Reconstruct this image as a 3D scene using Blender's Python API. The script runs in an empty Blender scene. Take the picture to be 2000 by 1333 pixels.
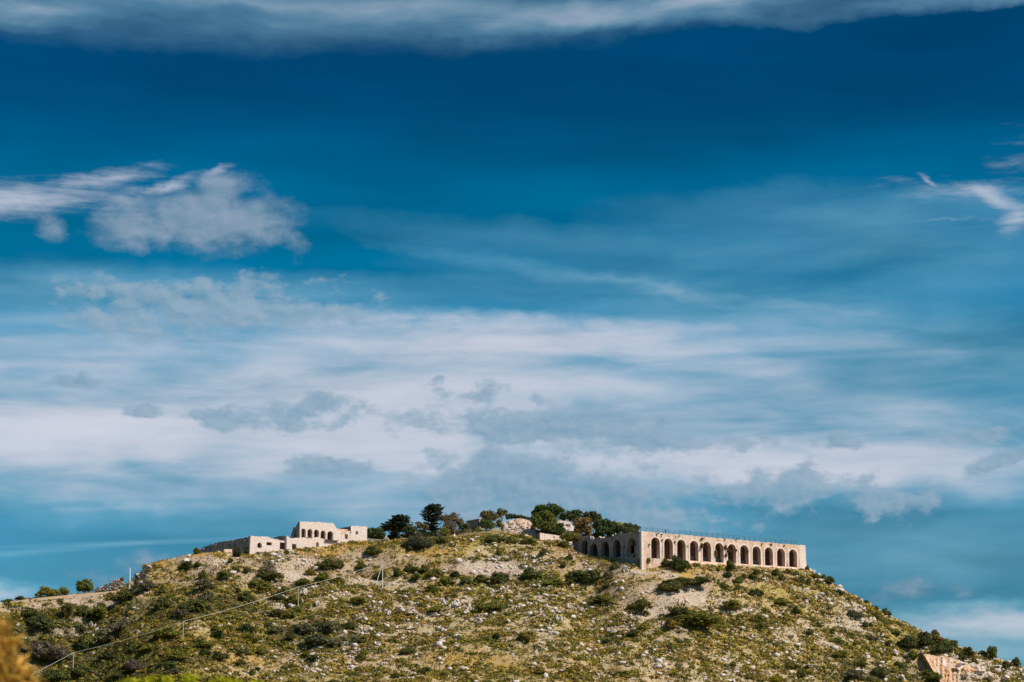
import bpy, bmesh, math, random
import numpy as np
from mathutils import Vector, Matrix, noise as mnoise

# ------------------------------------------------------------------ camera, sky, sun, exposure
scene = bpy.context.scene
C = scene.collection
FPX = 4722.0                       # focal length in photo pixels (85 mm on a 36 mm sensor)
PITCH = math.radians(11.54)
cam_data = bpy.data.cameras.new('camera')
cam_data.lens = 85.0
cam_data.sensor_width = 36.0
cam_data.clip_start = 0.5
cam_data.clip_end = 20000
cam_data.dof.use_dof = True
cam_data.dof.focus_distance = 740
cam_data.dof.aperture_fstop = 2.8
cam = bpy.data.objects.new('camera', cam_data)
cam.location = (0, 0, 0)
cam.rotation_euler = (math.pi / 2 + PITCH, 0, 0)
C.objects.link(cam)
scene.camera = cam

SUN = Vector((0.90, -0.43, 0.0)).normalized()
SUN_EL = math.radians(47)
SUN_DIR = Vector((SUN.x * math.cos(SUN_EL), SUN.y * math.cos(SUN_EL), math.sin(SUN_EL)))
sl = bpy.data.lights.new('sun', 'SUN')
sl.energy = 5.0
sl.angle = math.radians(0.53)
sl.color = (1.0, 0.93, 0.83)
so = bpy.data.objects.new('sun', sl)
so.rotation_euler = SUN_DIR.to_track_quat('Z', 'Y').to_euler()
C.objects.link(so)

scene.view_settings.view_transform = 'Standard'
scene.view_settings.look = 'None'
scene.view_settings.gamma = 1.0
scene.view_settings.exposure = 0.12
scene.view_settings.use_curve_mapping = False
scene.cycles.max_bounces = 4
scene.cycles.diffuse_bounces = 3


def ray(px, py):
    a, b = (px - 1000.0) / FPX, (666.5 - py) / FPX
    return np.array([a, math.cos(PITCH) - b * math.sin(PITCH), math.sin(PITCH) + b * math.cos(PITCH)])


def azel(px, py):
    d = ray(px, py)
    d = d / np.linalg.norm(d)
    return math.degrees(math.atan2(d[0], d[1])), math.degrees(math.asin(d[2]))


def build_world():
    w = bpy.data.worlds.new('World')
    scene.world = w
    w.use_nodes = True
    nt = w.node_tree
    nt.nodes.clear()
    N, L = nt.nodes, nt.links

    def M(op, a, b=None, c=None, clamp=False):
        n = N.new('ShaderNodeMath'); n.operation = op; n.use_clamp = clamp
        for i, v in enumerate((a, b, c)):
            if v is None:
                continue
            if isinstance(v, (int, float)):
                n.inputs[i].default_value = v
            else:
                L.new(v, n.inputs[i])
        return n.outputs[0]

    def SS(x, lo, hi):
        n = N.new('ShaderNodeMapRange'); n.interpolation_type = 'SMOOTHSTEP'
        L.new(x, n.inputs[0]); n.inputs[1].default_value = lo; n.inputs[2].default_value = hi
        return n.outputs[0]

    def mix(f, a, b):
        n = N.new('ShaderNodeMix'); n.data_type = 'RGBA'
        if isinstance(f, (int, float)):
            n.inputs[0].default_value = f
        else:
            L.new(f, n.inputs[0])
        for i, v in ((6, a), (7, b)):
            if isinstance(v, tuple):
                n.inputs[i].default_value = (*v, 1)
            else:
                L.new(v, n.inputs[i])
        return n.outputs[2]

    tc = N.new('ShaderNodeTexCoord')
    sep = N.new('ShaderNodeSeparateXYZ'); L.new(tc.outputs['Generated'], sep.inputs[0])
    az = M('DEGREES', M('ARCTAN2', sep.outputs[0], sep.outputs[1]))
    el = M('DEGREES', M('ARCSINE', sep.outputs[2]))
    uv = N.new('ShaderNodeCombineXYZ'); L.new(az, uv.inputs[0]); L.new(el, uv.inputs[1])
    UV = uv.outputs[0]

    def noise(sx, sy, seed, detail=5, rough=0.55, rot=0.0, dist=0.0, src=None, shift=(0, 0)):
        m = N.new('ShaderNodeMapping'); m.vector_type = 'POINT'
        L.new(src or UV, m.inputs[0])
        m.inputs[1].default_value = (seed * 7.3 + shift[0], seed * 3.1 + shift[1], seed)
        m.inputs[2].default_value = (0, 0, math.radians(rot)); m.inputs[3].default_value = (sx, sy, 1)
        n = N.new('ShaderNodeTexNoise'); n.noise_dimensions = '2D'; n.inputs['Scale'].default_value = 1.0
        n.inputs['Detail'].default_value = detail; n.inputs['Roughness'].default_value = rough
        n.inputs['Distortion'].default_value = dist
        L.new(m.outputs[0], n.inputs['Vector'])
        return n.outputs[0]

    # domain warp so that no blob keeps an elliptical outline
    wn = N.new('ShaderNodeTexNoise'); wn.noise_dimensions = '2D'; wn.inputs['Scale'].default_value = 0.55; wn.inputs['Detail'].default_value = 6
    wn.inputs['Roughness'].default_value = 0.6
    wm = N.new('ShaderNodeMapping'); wm.inputs[3].default_value = (0.75, 1.4, 1); L.new(UV, wm.inputs[0])
    L.new(wm.outputs[0], wn.inputs['Vector'])
    ws = N.new('ShaderNodeVectorMath'); ws.operation = 'SUBTRACT'; L.new(wn.outputs['Color'], ws.inputs[0]); ws.inputs[1].default_value = (.5, .5, .5)

    def warped(k, ky=None):
        wsc = N.new('ShaderNodeVectorMath'); wsc.operation = 'MULTIPLY'; L.new(ws.outputs[0], wsc.inputs[0])
        wsc.inputs[1].default_value = (k, ky if ky else k, 0)
        wa = N.new('ShaderNodeVectorMath'); wa.operation = 'ADD'; L.new(UV, wa.inputs[0]); L.new(wsc.outputs[0], wa.inputs[1])
        return wa.outputs[0]
    UVs, UVc = warped(2.4, 0.8), warped(0.8, 0.7)

    def blobs(lst, src, use_max=False):
        acc = None
        sp_ = N.new('ShaderNodeSeparateXYZ'); L.new(src, sp_.inputs[0])
        for (px, py, rx, ry, rot, amp) in lst:
            a, e = azel(px, py)
            # the running sum rides in z (divided away) so that the shader evaluates the blobs one after another
            cb_ = N.new('ShaderNodeCombineXYZ'); L.new(sp_.outputs[0], cb_.inputs[0]); L.new(sp_.outputs[1], cb_.inputs[1])
            if acc is not None:
                L.new(acc, cb_.inputs[2])
            k = math.degrees(1 / FPX) * 1.7
            g_ = N.new('ShaderNodeTexGradient'); g_.gradient_type = 'SPHERICAL'; L.new(cb_.outputs[0], g_.inputs[0])
            tm = g_.texture_mapping; tm.vector_type = 'TEXTURE'; tm.translation = (a, e, 0); tm.rotation = (0, 0, math.radians(rot)); tm.scale = (rx * k, ry * k, 1e6)
            g = g_.outputs[0]
            if acc is None:
                acc = M('MULTIPLY', g, amp)
            elif use_max:
                acc = M('MAXIMUM', acc, M('MULTIPLY', g, amp))
            else:
                acc = M('MULTIPLY_ADD', g, amp, acc)
        return acc

    # clear air: Nishita sky, filtered towards the deep polarised blue of the photograph
    sky = N.new('ShaderNodeTexSky'); sky.sky_type = 'NISHITA'; sky.sun_disc = False
    sky.sun_elevation = SUN_EL
    sky.sun_rotation = math.atan2(SUN.x, SUN.y)
    sky.altitude = 200; sky.air_density = 1.0; sky.dust_density = 0.4; sky.ozone_density = 2.0
    ramp = N.new('ShaderNodeValToRGB')
    cr = ramp.color_ramp
    stops = [(0.0, (0.20, 0.42, 0.55)), (4.0, (0.16, 0.42, 0.54)), (7.5, (0.12, 0.45, 0.58)), (10.0, (0.04, 0.46, 0.60)), (12.0, (0.0, 0.47, 0.63)), (14.2, (0.0, 0.47, 0.62)), (15.4, (0.0, 0.40, 0.55)),
             (16.8, (0.0, 0.255, 0.405)), (18.0, (0.0, 0.212, 0.36)), (30.0, (0.0, 0.30, 0.46)), (60.0, (0.02, 0.40, 0.58))]
    cr.elements[0].position = 0; cr.elements[0].color = (*stops[0][1], 1)
    cr.elements[1].position = stops[-1][0] / 90; cr.elements[1].color = (*stops[-1][1], 1)
    for p, c in stops[1:-1]:
        e = cr.elements.new(p / 90); e.color = (*c, 1)
    L.new(M('DIVIDE', el, 90.0, clamp=True), ramp.inputs[0])
    mm = N.new('ShaderNodeMix'); mm.data_type = 'RGBA'; mm.blend_type = 'MULTIPLY'; mm.inputs[0].default_value = 1
    L.new(sky.outputs[0], mm.inputs[6]); L.new(ramp.outputs[0], mm.inputs[7])
    base = mm.outputs[2]

    # ---- high veil of streaks
    veil_b = [(230, 825, 680, 105, 1, 0.95), (-150, 830, 420, 130, 0, 0.22), (200, 650, 620, 90, 0, 0.42), (680, 885, 640, 64, 1, 0.55), (900, 652, 400, 32, -2, 0.72), (1150, 660, 300, 30, -4, 0.36), (700, 680, 460, 60, 0, 0.20),
              (1250, 700, 460, 60, -3, 0.26), (950, 870, 620, 66, -2, 0.46), (1050, 760, 460, 70, -2, 0.38), (700, 770, 300, 26, -1, 0.24), (350, 560, 500, 26, 0, 0.16),
              (1700, 925, 480, 44, -1, 0.85), (1450, 885, 300, 36, -3, 0.42), (1880, 850, 350, 46, -4, 0.42), (1800, 500, 440, 90, -4, 0.24),
              (1700, 410, 300, 30, -2, 0.12), (1850, 710, 460, 80, -8, 0.30), (1500, 780, 500, 60, -5, 0.32), (1400, 600, 420, 44, -8, 0.24), (1600, 660, 460, 20, -9, 0.16), (1250, 560, 380, 12, -9, 0.20),
              (400, 50, 560, 34, 0, 0.16), (520, 6, 480, 24, -1, 0.28), (1050, 28, 420, 38, 3, 0.17), (1420, 0, 420, 24, 5, 0.38), (1850, -6, 330, 20, 3, 0.36), (30, 20, 170, 22, 4, 0.34), (800, -4, 700, 18, 0, 0.2),
              (1060, 470, 300, 30, -4, 0.16),
              (1980, 1215, 240, 26, 0, 0.70), (1880, 1262, 300, 50, 0, 0.45), (0, 1165, 110, 16, 0, 0.75),
              (1450, 1070, 420, 40, 0, 0.20), (1900, 1030, 400, 40, 0, 0.16), (700, 1000, 500, 40, 0, 0.30), (100, 970, 400, 30, 0, 0.24), (1000, 1010, 400, 60, 0, 0.28), (1750, 1110, 300, 30, 0, 0.22)]
    vb = blobs(veil_b, UVs)
    vb = M('ADD', vb, blobs([(20, 1082, 190, 5, 6, 0.26), (290, 1060, 200, 4, 3, 0.26), (1860, 1180, 200, 5, 0, 0.10)], UV))
    n1 = noise(0.17, 0.90, 1.0, 4, 0.5, -3, 0.3)
    n1b = noise(0.36, 2.4, 2.0, 4, 0.52, -4, 0.3)
    n1c = noise(0.09, 0.42, 5.0, 3, 0.5)
    streak = M('ADD', M('MULTIPLY', n1, 1.15), M('MULTIPLY', n1b, 0.70))          # mean ~0.9
    # sky outside the view: the same veil carries on, in broken bands
    inside = blobs([(1000, 640, 1500, 1000, 0, 1.0)], UV)
    far = M('MULTIPLY', SS(n1c, 0.42, 0.68), M('SUBTRACT', 1.0, SS(inside, 0.15, 0.5)))
    vb = M('MULTIPLY_ADD', far, 0.55, vb)
    vfac = M('MULTIPLY', vb, M('POWER', streak, 1.3))
    vfac = M('SUBTRACT', 1.0, M('POWER', 2.71828, M('MULTIPLY', vfac, -1.5)))     # thick veil saturates softly
    vfac = M('MULTIPLY', vfac, 0.97)
    bm_ = N.new('ShaderNodeVectorMath'); bm_.operation = 'SCALE'; L.new(base, bm_.inputs[0]); L.new(M('MULTIPLY_ADD', M('ADD', n1c, M('MULTIPLY', n1, 0.6)), 0.62, 0.51), bm_.inputs['Scale'])
    base = bm_.outputs[0]
    col = mix(vfac, base, mix(SS(vfac, 0.22, 0.82), (2.3, 4.9, 6.4), (6.2, 6.35, 7.2)))

    # ---- darker low cumulus seen against the veil (grey, blue-grey)
    n2 = noise(1.25, 2.0, 3.0, 8, 0.58)
    grey_b = [(420, 600, 290, 60, 0, 1.15), (250, 625, 150, 50, 0, 1.0), (500, 575, 100, 40, 0, 1.1), (1080, 835, 270, 50, 0, 1.1), (1230, 855, 150, 46, 0, 1.0), (970, 940, 170, 70, 0, 1.25), (1090, 985, 260, 76, 0, 1.2), (1240, 1015, 200, 50, 0, 1.0),
              (450, 818, 90, 24, 0, 1.15), (580, 820, 100, 34, 0, 1.0), (635, 795, 60, 30, 0, 1.05), (275, 802, 40, 20, 0, 1.2), (645, 912, 80, 20, 0, 1.3), (140, 737, 80, 18, 0, 1.0),
              (1520, 955, 190, 46, 0, 1.1), (1740, 975, 100, 44, 0, 1.0), (1640, 865, 46, 22, 0, 1.2), (1930, 850, 84, 18, 8, 1.25), (1960, 895, 68, 20, 20, 1.25),
              (780, 815, 80, 36, 0, 0.8), (860, 740, 36, 14, 20, 0.9), (930, 765, 90, 30, 0, 0.85), (930, 820, 80, 36, 0, 1.0), (1330, 868, 100, 32, 0, 0.8), (1470, 868, 80, 20, 0, 0.85)]
    gb = blobs(grey_b, UVc, True)
    gfac = M('MULTIPLY', SS(M('ADD', gb, M('MULTIPLY', M('SUBTRACT', n2, 0.5), 1.6)), 0.38, 0.86), 0.86)
    n2s = noise(1.25, 2.0, 3.0, 5, 0.58, shift=(0.14, 0.26))
    gfac = M('MULTIPLY', gfac, SS(gb, 0.02, 0.2))
    gcol = mix(M('MULTIPLY_ADD', M('SUBTRACT', n2, n2s), 3.2, 0.5, clamp=True), (1.85, 3.2, 4.4), (2.7, 3.85, 4.95))  # upper-right flanks of the grey clouds lightened in colour, as if sunlit
    col = mix(gfac, col, gcol)

    # ---- nearer lit cumulus and wisps
    n3 = noise(0.9, 1.5, 4.0, 8, 0.58)
    cum_b = [(395, 425, 150, 54, 0, 1.35), (285, 446, 100, 34, 0, 1.2), (490, 432, 76, 46, 0, 1.25), (425, 372, 66, 34, 10, 1.1), (572, 465, 22, 46, 35, 0.70), (520, 475, 60, 16, 10, .6),
             (95, 452, 32, 26, 0, 0.8), (1800, 1150, 109, 23, 0, 0.62), (255, 1110, 117, 29, 12, 0.62), (1390, 1065, 182, 31, 0, 0.45)]
    cb = blobs(cum_b, UVc, True)
    cfac = M('MULTIPLY', SS(M('ADD', cb, M('MULTIPLY', M('SUBTRACT', n3, 0.5), 1.0)), 0.22, 0.92), 0.86)
    n3s = noise(0.9, 1.5, 4.0, 5, 0.58, shift=(0.14, 0.26))
    cfac = M('MULTIPLY', cfac, SS(cb, 0.02, 0.2))
    ccol = mix(M('MULTIPLY_ADD', M('SUBTRACT', n3, n3s), 3.0, 0.45, clamp=True), (1.75, 2.8, 3.85), (2.65, 3.5, 4.5))  # sunward sides of the cumulus painted lighter than the rest
    col = mix(cfac, col, ccol)
    n4 = noise(0.6, 3.6, 6.0, 7, 0.62, 10)
    wisp_b = [(40, 390, 250, 38, 4, 0.92), (190, 355, 138, 22, 14, 0.85), (320, 362, 75, 11, 18, 0.80), (425, 332, 50, 9, 25, 0.75),
              (1860, 380, 175, 32, -6, 0.60), (1945, 395, 100, 22, -26, 0.95), (1985, 430, 38, 42, -40, 0.85), (1815, 355, 32, 10, -40, 0.80), (1860, 435, 150, 5, 0, 0.50),
              (1985, 310, 88, 58, 30, 0.42)]
    wb = blobs(wisp_b, UVc, True)
    wfac = M('MULTIPLY', SS(M('ADD', wb, M('MULTIPLY', M('SUBTRACT', n4, 0.5), 0.9)), 0.24, 1.15), 0.92)
    wfac = M('MULTIPLY', wfac, SS(wb, 0.02, 0.2))
    col = mix(wfac, col, (4.7, 5.2, 6.2))

    bg = N.new('ShaderNodeBackground'); bg.inputs[1].default_value = 0.1
    L.new(col, bg.inputs[0])
    out = N.new('ShaderNodeOutputWorld'); L.new(bg.outputs[0], out.inputs[0])
    w.cycles.sampling_method = 'NONE'


build_world()

# ------------------------------------------------------------------ helpers
rng = np.random.default_rng(7)
FW = np.array([0, math.cos(PITCH), math.sin(PITCH)])
UP = np.array([0, -math.sin(PITCH), math.cos(PITCH)])


def P(px, py, y):
    """World point seen at photo pixel (px, py) at world distance y."""
    d = ray(px, py)
    return d * (y / d[1])


def project(x, y, z):
    d = y * FW[1] + z * FW[2]
    return 1000 + FPX * x / d, 666.5 - FPX * (y * UP[1] + z * UP[2]) / d


def pxm(y):
    """Photo pixels per metre at distance y."""
    return FPX / (y * 1.005)


def _hash(ix, iy, seed):
    h = (ix.astype(np.int64) * 374761393 + iy.astype(np.int64) * 668265263 + seed * 1442695041) & 0x7fffffff
    h = ((h ^ (h >> 13)) * 1274126177) & 0x7fffffff
    h = h ^ (h >> 16)
    return (h & 0xffff) / 65535.0


def vnoise(x, y, seed=0):
    x = np.asarray(x, float); y = np.asarray(y, float)
    ix, iy = np.floor(x), np.floor(y)
    fx, fy = x - ix, y - iy
    fx = fx * fx * (3 - 2 * fx); fy = fy * fy * (3 - 2 * fy)
    a, b = _hash(ix, iy, seed), _hash(ix + 1, iy, seed)
    c, d = _hash(ix, iy + 1, seed), _hash(ix + 1, iy + 1, seed)
    return (a * (1 - fx) + b * fx) * (1 - fy) + (c * (1 - fx) + d * fx) * fy


def fbm(x, y, seed=0, oct=4, rough=0.5):
    s, a, t = 0, 1.0, 0
    for i in range(oct):
        s = s + a * vnoise(x * 2 ** i + 17.3 * i, y * 2 ** i + 9.1 * i, seed + i); t += a; a *= rough
    return s / t


def sstep(a, b, x):
    t = np.clip((x - a) / (b - a), 0, 1)
    return t * t * (3 - 2 * t)


def np_mesh(name, verts, faces, smooth=False):
    """faces: (n,k) int array, or list of tuples."""
    me = bpy.data.meshes.new(name)
    verts = np.asarray(verts, np.float32)
    if isinstance(faces, np.ndarray):
        n, k = faces.shape
        me.vertices.add(len(verts)); me.vertices.foreach_set('co', verts.ravel())
        me.loops.add(n * k); me.loops.foreach_set('vertex_index', faces.astype(np.int32).ravel())
        me.polygons.add(n)
        me.polygons.foreach_set('loop_start', np.arange(0, n * k, k, dtype=np.int32))
        me.polygons.foreach_set('loop_total', np.full(n, k, np.int32))
    else:
        me.from_pydata([tuple(v) for v in verts.tolist()], [], [tuple(f) for f in faces])
    if smooth:
        me.polygons.foreach_set('use_smooth', np.ones(len(me.polygons), bool))
    me.update(calc_edges=True)
    return me


def set_col(me, cols, name='Col'):
    at = me.color_attributes.new(name, 'FLOAT_COLOR', 'POINT')
    c = np.ones((len(me.vertices), 4), np.float32); c[:, :3] = cols
    at.data.foreach_set('color', c.ravel())


def link(name, data, mat=None, parent=None, loc=None, rotz=None, color=None):
    o = bpy.data.objects.new(name, data)
    C.objects.link(o)
    if mat is not None and data is not None and not data.materials:
        data.materials.append(mat)
    if parent is not None:
        o.parent = parent
    if loc is not None:
        o.location = loc
    if rotz is not None:
        o.rotation_euler = (0, 0, rotz)
    if color is not None:
        o.color = (*color, 1)
    return o


def tag(o, label=None, cat=None, group=None, kind=None):
    if label: o['label'] = label
    if cat: o['category'] = cat
    if group: o['group'] = group
    if kind: o['kind'] = kind
    return o


def empty(name, loc, label, cat, rotz=0.0, group=None):
    o = link(name, None, loc=loc, rotz=rotz)
    o.empty_display_size = 0.5
    return tag(o, label, cat, group, 'thing')


class MB:
    """Collects quads and boxes for one mesh."""
    def __init__(self):
        self.v, self.f = [], []

    def poly(self, *pts):
        i = len(self.v); self.v += [tuple(map(float, p)) for p in pts]; self.f.append(tuple(range(i, i + len(pts)))); return self

    def box(self, x0, x1, y0, y1, z0, z1, jit=0.0, r=None):
        i = len(self.v)
        for z in (z0, z1):
            for (x, y) in ((x0, y0), (x1, y0), (x1, y1), (x0, y1)):
                j = r.uniform(-jit, jit, 3) if r is not None else (0, 0, 0)
                self.v.append((x + j[0], y + j[1], z + j[2]))
        for q in ((0, 3, 2, 1), (4, 5, 6, 7), (0, 1, 5, 4), (1, 2, 6, 5), (2, 3, 7, 6), (3, 0, 4, 7)):
            self.f.append(tuple(i + k for k in q))
        return self

    def tube(self, pts, rad, n=6):
        pts = [Vector(p) for p in pts]
        rad = rad if isinstance(rad, (list, tuple)) else [rad] * len(pts)
        base = len(self.v)
        for k, p in enumerate(pts):
            t = (pts[min(k + 1, len(pts) - 1)] - pts[max(k - 1, 0)]).normalized()
            a = t.cross(Vector((0, 0, 1)))
            if a.length < 0.05: a = t.cross(Vector((1, 0, 0)))
            a.normalize(); b = t.cross(a)
            for j in range(n):
                an = 2 * math.pi * j / n
                self.v.append(tuple(p + (a * math.cos(an) + b * math.sin(an)) * rad[k]))
        for k in range(len(pts) - 1):
            for j in range(n):
                j2 = (j + 1) % n
                self.f.append((base + k * n + j, base + k * n + j2, base + (k + 1) * n + j2, base + (k + 1) * n + j))
        self.f.append(tuple(base + j for j in range(n - 1, -1, -1)))
        self.f.append(tuple(base + (len(pts) - 1) * n + j for j in range(n)))
        return self

    def mesh(self, name):
        return np_mesh(name, np.array(self.v), self.f)

    def build(self, name, mat, parent=None, color=None, loc=None, rotz=None):
        return link(name, self.mesh(name), mat, parent, loc, rotz, color)


# ------------------------------------------------------------------ materials
def new_mat(name):
    m = bpy.data.materials.new(name); m.use_nodes = True
    nt = m.node_tree
    b = nt.nodes['Principled BSDF']
    b.inputs['Roughness'].default_value = 0.9
    b.inputs['Specular IOR Level'].default_value = 0.15
    return m, nt, b


def _noise(nt, scale, detail=5, rough=0.6, coord='Object', stretch=None):
    tc = nt.nodes.new('ShaderNodeTexCoord')
    src = tc.outputs[coord]
    if stretch:
        mp = nt.nodes.new('ShaderNodeMapping'); mp.inputs[3].default_value = stretch
        nt.links.new(src, mp.inputs[0]); src = mp.outputs[0]
    n = nt.nodes.new('ShaderNodeTexNoise'); n.inputs['Scale'].default_value = scale
    n.inputs['Detail'].default_value = detail; n.inputs['Roughness'].default_value = rough
    nt.links.new(src, n.inputs['Vector'])
    return n.outputs[0]


def _ramp(nt, fac, lo, hi):
    n = nt.nodes.new('ShaderNodeMapRange'); n.interpolation_type = 'SMOOTHSTEP'
    nt.links.new(fac, n.inputs[0]); n.inputs[1].default_value = lo; n.inputs[2].default_value = hi
    return n.outputs[0]


def _mix(nt, f, a, b, blend='MIX'):
    n = nt.nodes.new('ShaderNodeMix'); n.data_type = 'RGBA'; n.blend_type = blend
    if isinstance(f, (int, float)): n.inputs[0].default_value = f
    else: nt.links.new(f, n.inputs[0])
    for i, v in ((6, a), (7, b)):
        if isinstance(v, tuple): n.inputs[i].default_value = (*v, 1)
        else: nt.links.new(v, n.inputs[i])
    return n.outputs[2]


def _bump(nt, b, h, strength, dist):
    n = nt.nodes.new('ShaderNodeBump'); n.inputs['Strength'].default_value = strength; n.inputs['Distance'].default_value = dist
    nt.links.new(h, n.inputs['Height']); nt.links.new(n.outputs[0], b.inputs['Normal'])


def stone_mat(name, c1, c2, stain, scale=0.5, stain_amt=(0.56, 0.74), bump=0.5, tint=True, joints=0.0):
    m, nt, b = new_mat(name)
    big = _noise(nt, scale, 5, 0.65); fine = _noise(nt, scale * 5, 6, 0.7); drip = _noise(nt, scale * 1.2, 5, 0.65, stretch=(1.6, 1.6, 0.35))
    col = _mix(nt, _ramp(nt, big, 0.32, 0.58), c1, c2)
    if joints:
        # courses of individual blocks: every stone takes its own shade
        tc = nt.nodes.new('ShaderNodeTexCoord')
        sp = nt.nodes.new('ShaderNodeSeparateXYZ'); nt.links.new(tc.outputs['Object'], sp.inputs[0])
        ad = nt.nodes.new('ShaderNodeMath'); ad.operation = 'ADD'; nt.links.new(sp.outputs[0], ad.inputs[0]); nt.links.new(sp.outputs[1], ad.inputs[1])
        cb = nt.nodes.new('ShaderNodeCombineXYZ'); nt.links.new(ad.outputs[0], cb.inputs[0]); nt.links.new(sp.outputs[2], cb.inputs[1])
        br = nt.nodes.new('ShaderNodeTexBrick'); nt.links.new(cb.outputs[0], br.inputs['Vector'])
        br.inputs['Scale'].default_value = 1.0; br.inputs['Brick Width'].default_value = 0.85; br.inputs['Row Height'].default_value = 0.42
        br.inputs['Mortar Size'].default_value = 0.03; br.inputs['Color1'].default_value = (1.12, 1.08, 1.05, 1); br.inputs['Color2'].default_value = (0.74, 0.70, 0.66, 1); br.inputs['Mortar'].default_value = (0.5, 0.45, 0.4, 1)
        col = _mix(nt, joints, col, _mix(nt, 1.0, col, br.outputs['Color'], 'MULTIPLY'))
    col = _mix(nt, _ramp(nt, drip, *stain_amt), col, stain)
    dark = nt.nodes.new('ShaderNodeMapRange'); nt.links.new(fine, dark.inputs[0])
    dark.inputs[1].default_value = 0.25; dark.inputs[2].default_value = 0.75; dark.inputs[3].default_value = 0.62; dark.inputs[4].default_value = 1.16
    col = _mix(nt, 1.0, col, dark.outputs[0], 'MULTIPLY')
    if tint:
        oi = nt.nodes.new('ShaderNodeObjectInfo')
        col = _mix(nt, 1.0, col, oi.outputs['Color'], 'MULTIPLY')
    nt.links.new(col, b.inputs['Base Color'])
    _bump(nt, b, fine, bump, 0.25)
    return m


M_WALL = stone_mat('limestone_masonry', (0.84, 0.69, 0.61), (0.78, 0.55, 0.40), (0.40, 0.26, 0.17), 0.40, (0.50, 0.66), 0.9, joints=.5)
M_PALE = stone_mat('pale_dressed_stone', (0.88, 0.75, 0.69), (0.82, 0.67, 0.59), (0.52, 0.39, 0.30), 0.45, (0.57, 0.80), 0.7, joints=.35)
M_SHADEWALL = stone_mat('weathered_shade_masonry', (0.46, 0.42, 0.40), (0.36, 0.33, 0.31), (0.12, 0.105, 0.095), 0.5, (0.48, 0.66), 0.8, joints=.7)  # stained stone, greyed and darkened: shade of sun-averted walls put into the colour
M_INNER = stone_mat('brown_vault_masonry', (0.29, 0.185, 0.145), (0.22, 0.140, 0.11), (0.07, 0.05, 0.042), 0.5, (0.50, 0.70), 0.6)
M_ROCK = stone_mat('limestone_rock', (0.82, 0.71, 0.65), (0.70, 0.58, 0.51), (0.36, 0.28, 0.23), 0.9, (0.54, 0.76), 0.9)
M_ORANGE = stone_mat('orange_stained_cliff', (0.66, 0.46, 0.34), (0.66, 0.37, 0.19), (0.64, 0.53, 0.47), 0.14, (0.46, 0.62), 1.0)
M_METAL = new_mat('dark_blue_painted_steel')[0]
M_METAL.node_tree.nodes['Principled BSDF'].inputs['Base Color'].default_value = (0.05, 0.10, 0.13, 1)
M_METAL.node_tree.nodes['Principled BSDF'].inputs['Roughness'].default_value = 0.5


def plain(name, c, rough=0.85):
    m, nt, b = new_mat(name)
    n = _noise(nt, 3.0, 4, 0.6)
    nt.links.new(_mix(nt, n, tuple(x * 0.8 for x in c), tuple(min(1, x * 1.15) for x in c)), b.inputs['Base Color'])
    b.inputs['Roughness'].default_value = rough
    return m


M_POLE = plain('pale_painted_pole', (0.48, 0.50, 0.38))
M_WHITEPOLE = plain('white_concrete_pole', (0.78, 0.76, 0.70))
M_CABLE = plain('pale_cable', (0.56, 0.55, 0.44))
M_WOOD = plain('weathered_timber', (0.42, 0.31, 0.22))
M_DARKWOOD = plain('dark_timber', (0.10, 0.07, 0.055))
M_BARK = plain('bark', (0.11, 0.085, 0.06))
M_DIRT = plain('track_earth', (0.52, 0.38, 0.26))


def leaf_mat(name, use_attr):
    m, nt, b = new_mat(name)
    if use_attr:
        a = nt.nodes.new('ShaderNodeAttribute'); a.attribute_name = 'Col'; col = a.outputs[0]
    else:
        col = nt.nodes.new('ShaderNodeObjectInfo').outputs['Color']
    g = nt.nodes.new('ShaderNodeNewGeometry')
    r = nt.nodes.new('ShaderNodeMapRange'); nt.links.new(g.outputs['Random Per Island'], r.inputs[0])
    r.inputs[3].default_value = 0.55; r.inputs[4].default_value = 1.5
    col = _mix(nt, 1.0, col, r.outputs[0], 'MULTIPLY')
    hs = nt.nodes.new('ShaderNodeHueSaturation')
    h = nt.nodes.new('ShaderNodeMath'); h.operation = 'MULTIPLY_ADD'; nt.links.new(g.outputs['Random Per Island'], h.inputs[0])
    h.inputs[1].default_value = -0.03; h.inputs[2].default_value = 0.515
    nt.links.new(h.outputs[0], hs.inputs['Hue']); nt.links.new(col, hs.inputs['Color'])
    nt.links.new(hs.outputs[0], b.inputs['Base Color'])
    b.inputs['Roughness'].default_value = 0.75
    tr = nt.nodes.new('ShaderNodeBsdfTranslucent'); nt.links.new(hs.outputs[0], tr.inputs['Color'])
    mx = nt.nodes.new('ShaderNodeMixShader'); mx.inputs[0].default_value = 0.38
    nt.links.new(b.outputs[0], mx.inputs[1]); nt.links.new(tr.outputs[0], mx.inputs[2])
    nt.links.new(mx.outputs[0], nt.nodes['Material Output'].inputs[0])
    return m


M_LEAF = leaf_mat('foliage', False)
M_SCRUB = leaf_mat('scrub_mixed', True)


def ground_mat():
    m, nt, b = new_mat('hillside_earth')
    a = nt.nodes.new('ShaderNodeAttribute'); a.attribute_name = 'Col'
    n1 = _noise(nt, 0.9, 6, 0.7); n2 = _noise(nt, 3.5, 4, 0.7)
    r = nt.nodes.new('ShaderNodeMapRange'); nt.links.new(n1, r.inputs[0]); r.inputs[1].default_value = .25; r.inputs[2].default_value = .75
    r.inputs[3].default_value = 0.62; r.inputs[4].default_value = 1.25
    col = _mix(nt, 1.0, a.outputs[0], r.outputs[0], 'MULTIPLY')
    col = _mix(nt, _ramp(nt, n2, 0.64, 0.76), col, (0.50, 0.40, 0.29))
    nt.links.new(col, b.inputs['Base Color'])
    _bump(nt, b, n1, 0.8, 0.5)
    return m


M_GROUND = ground_mat()

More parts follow.
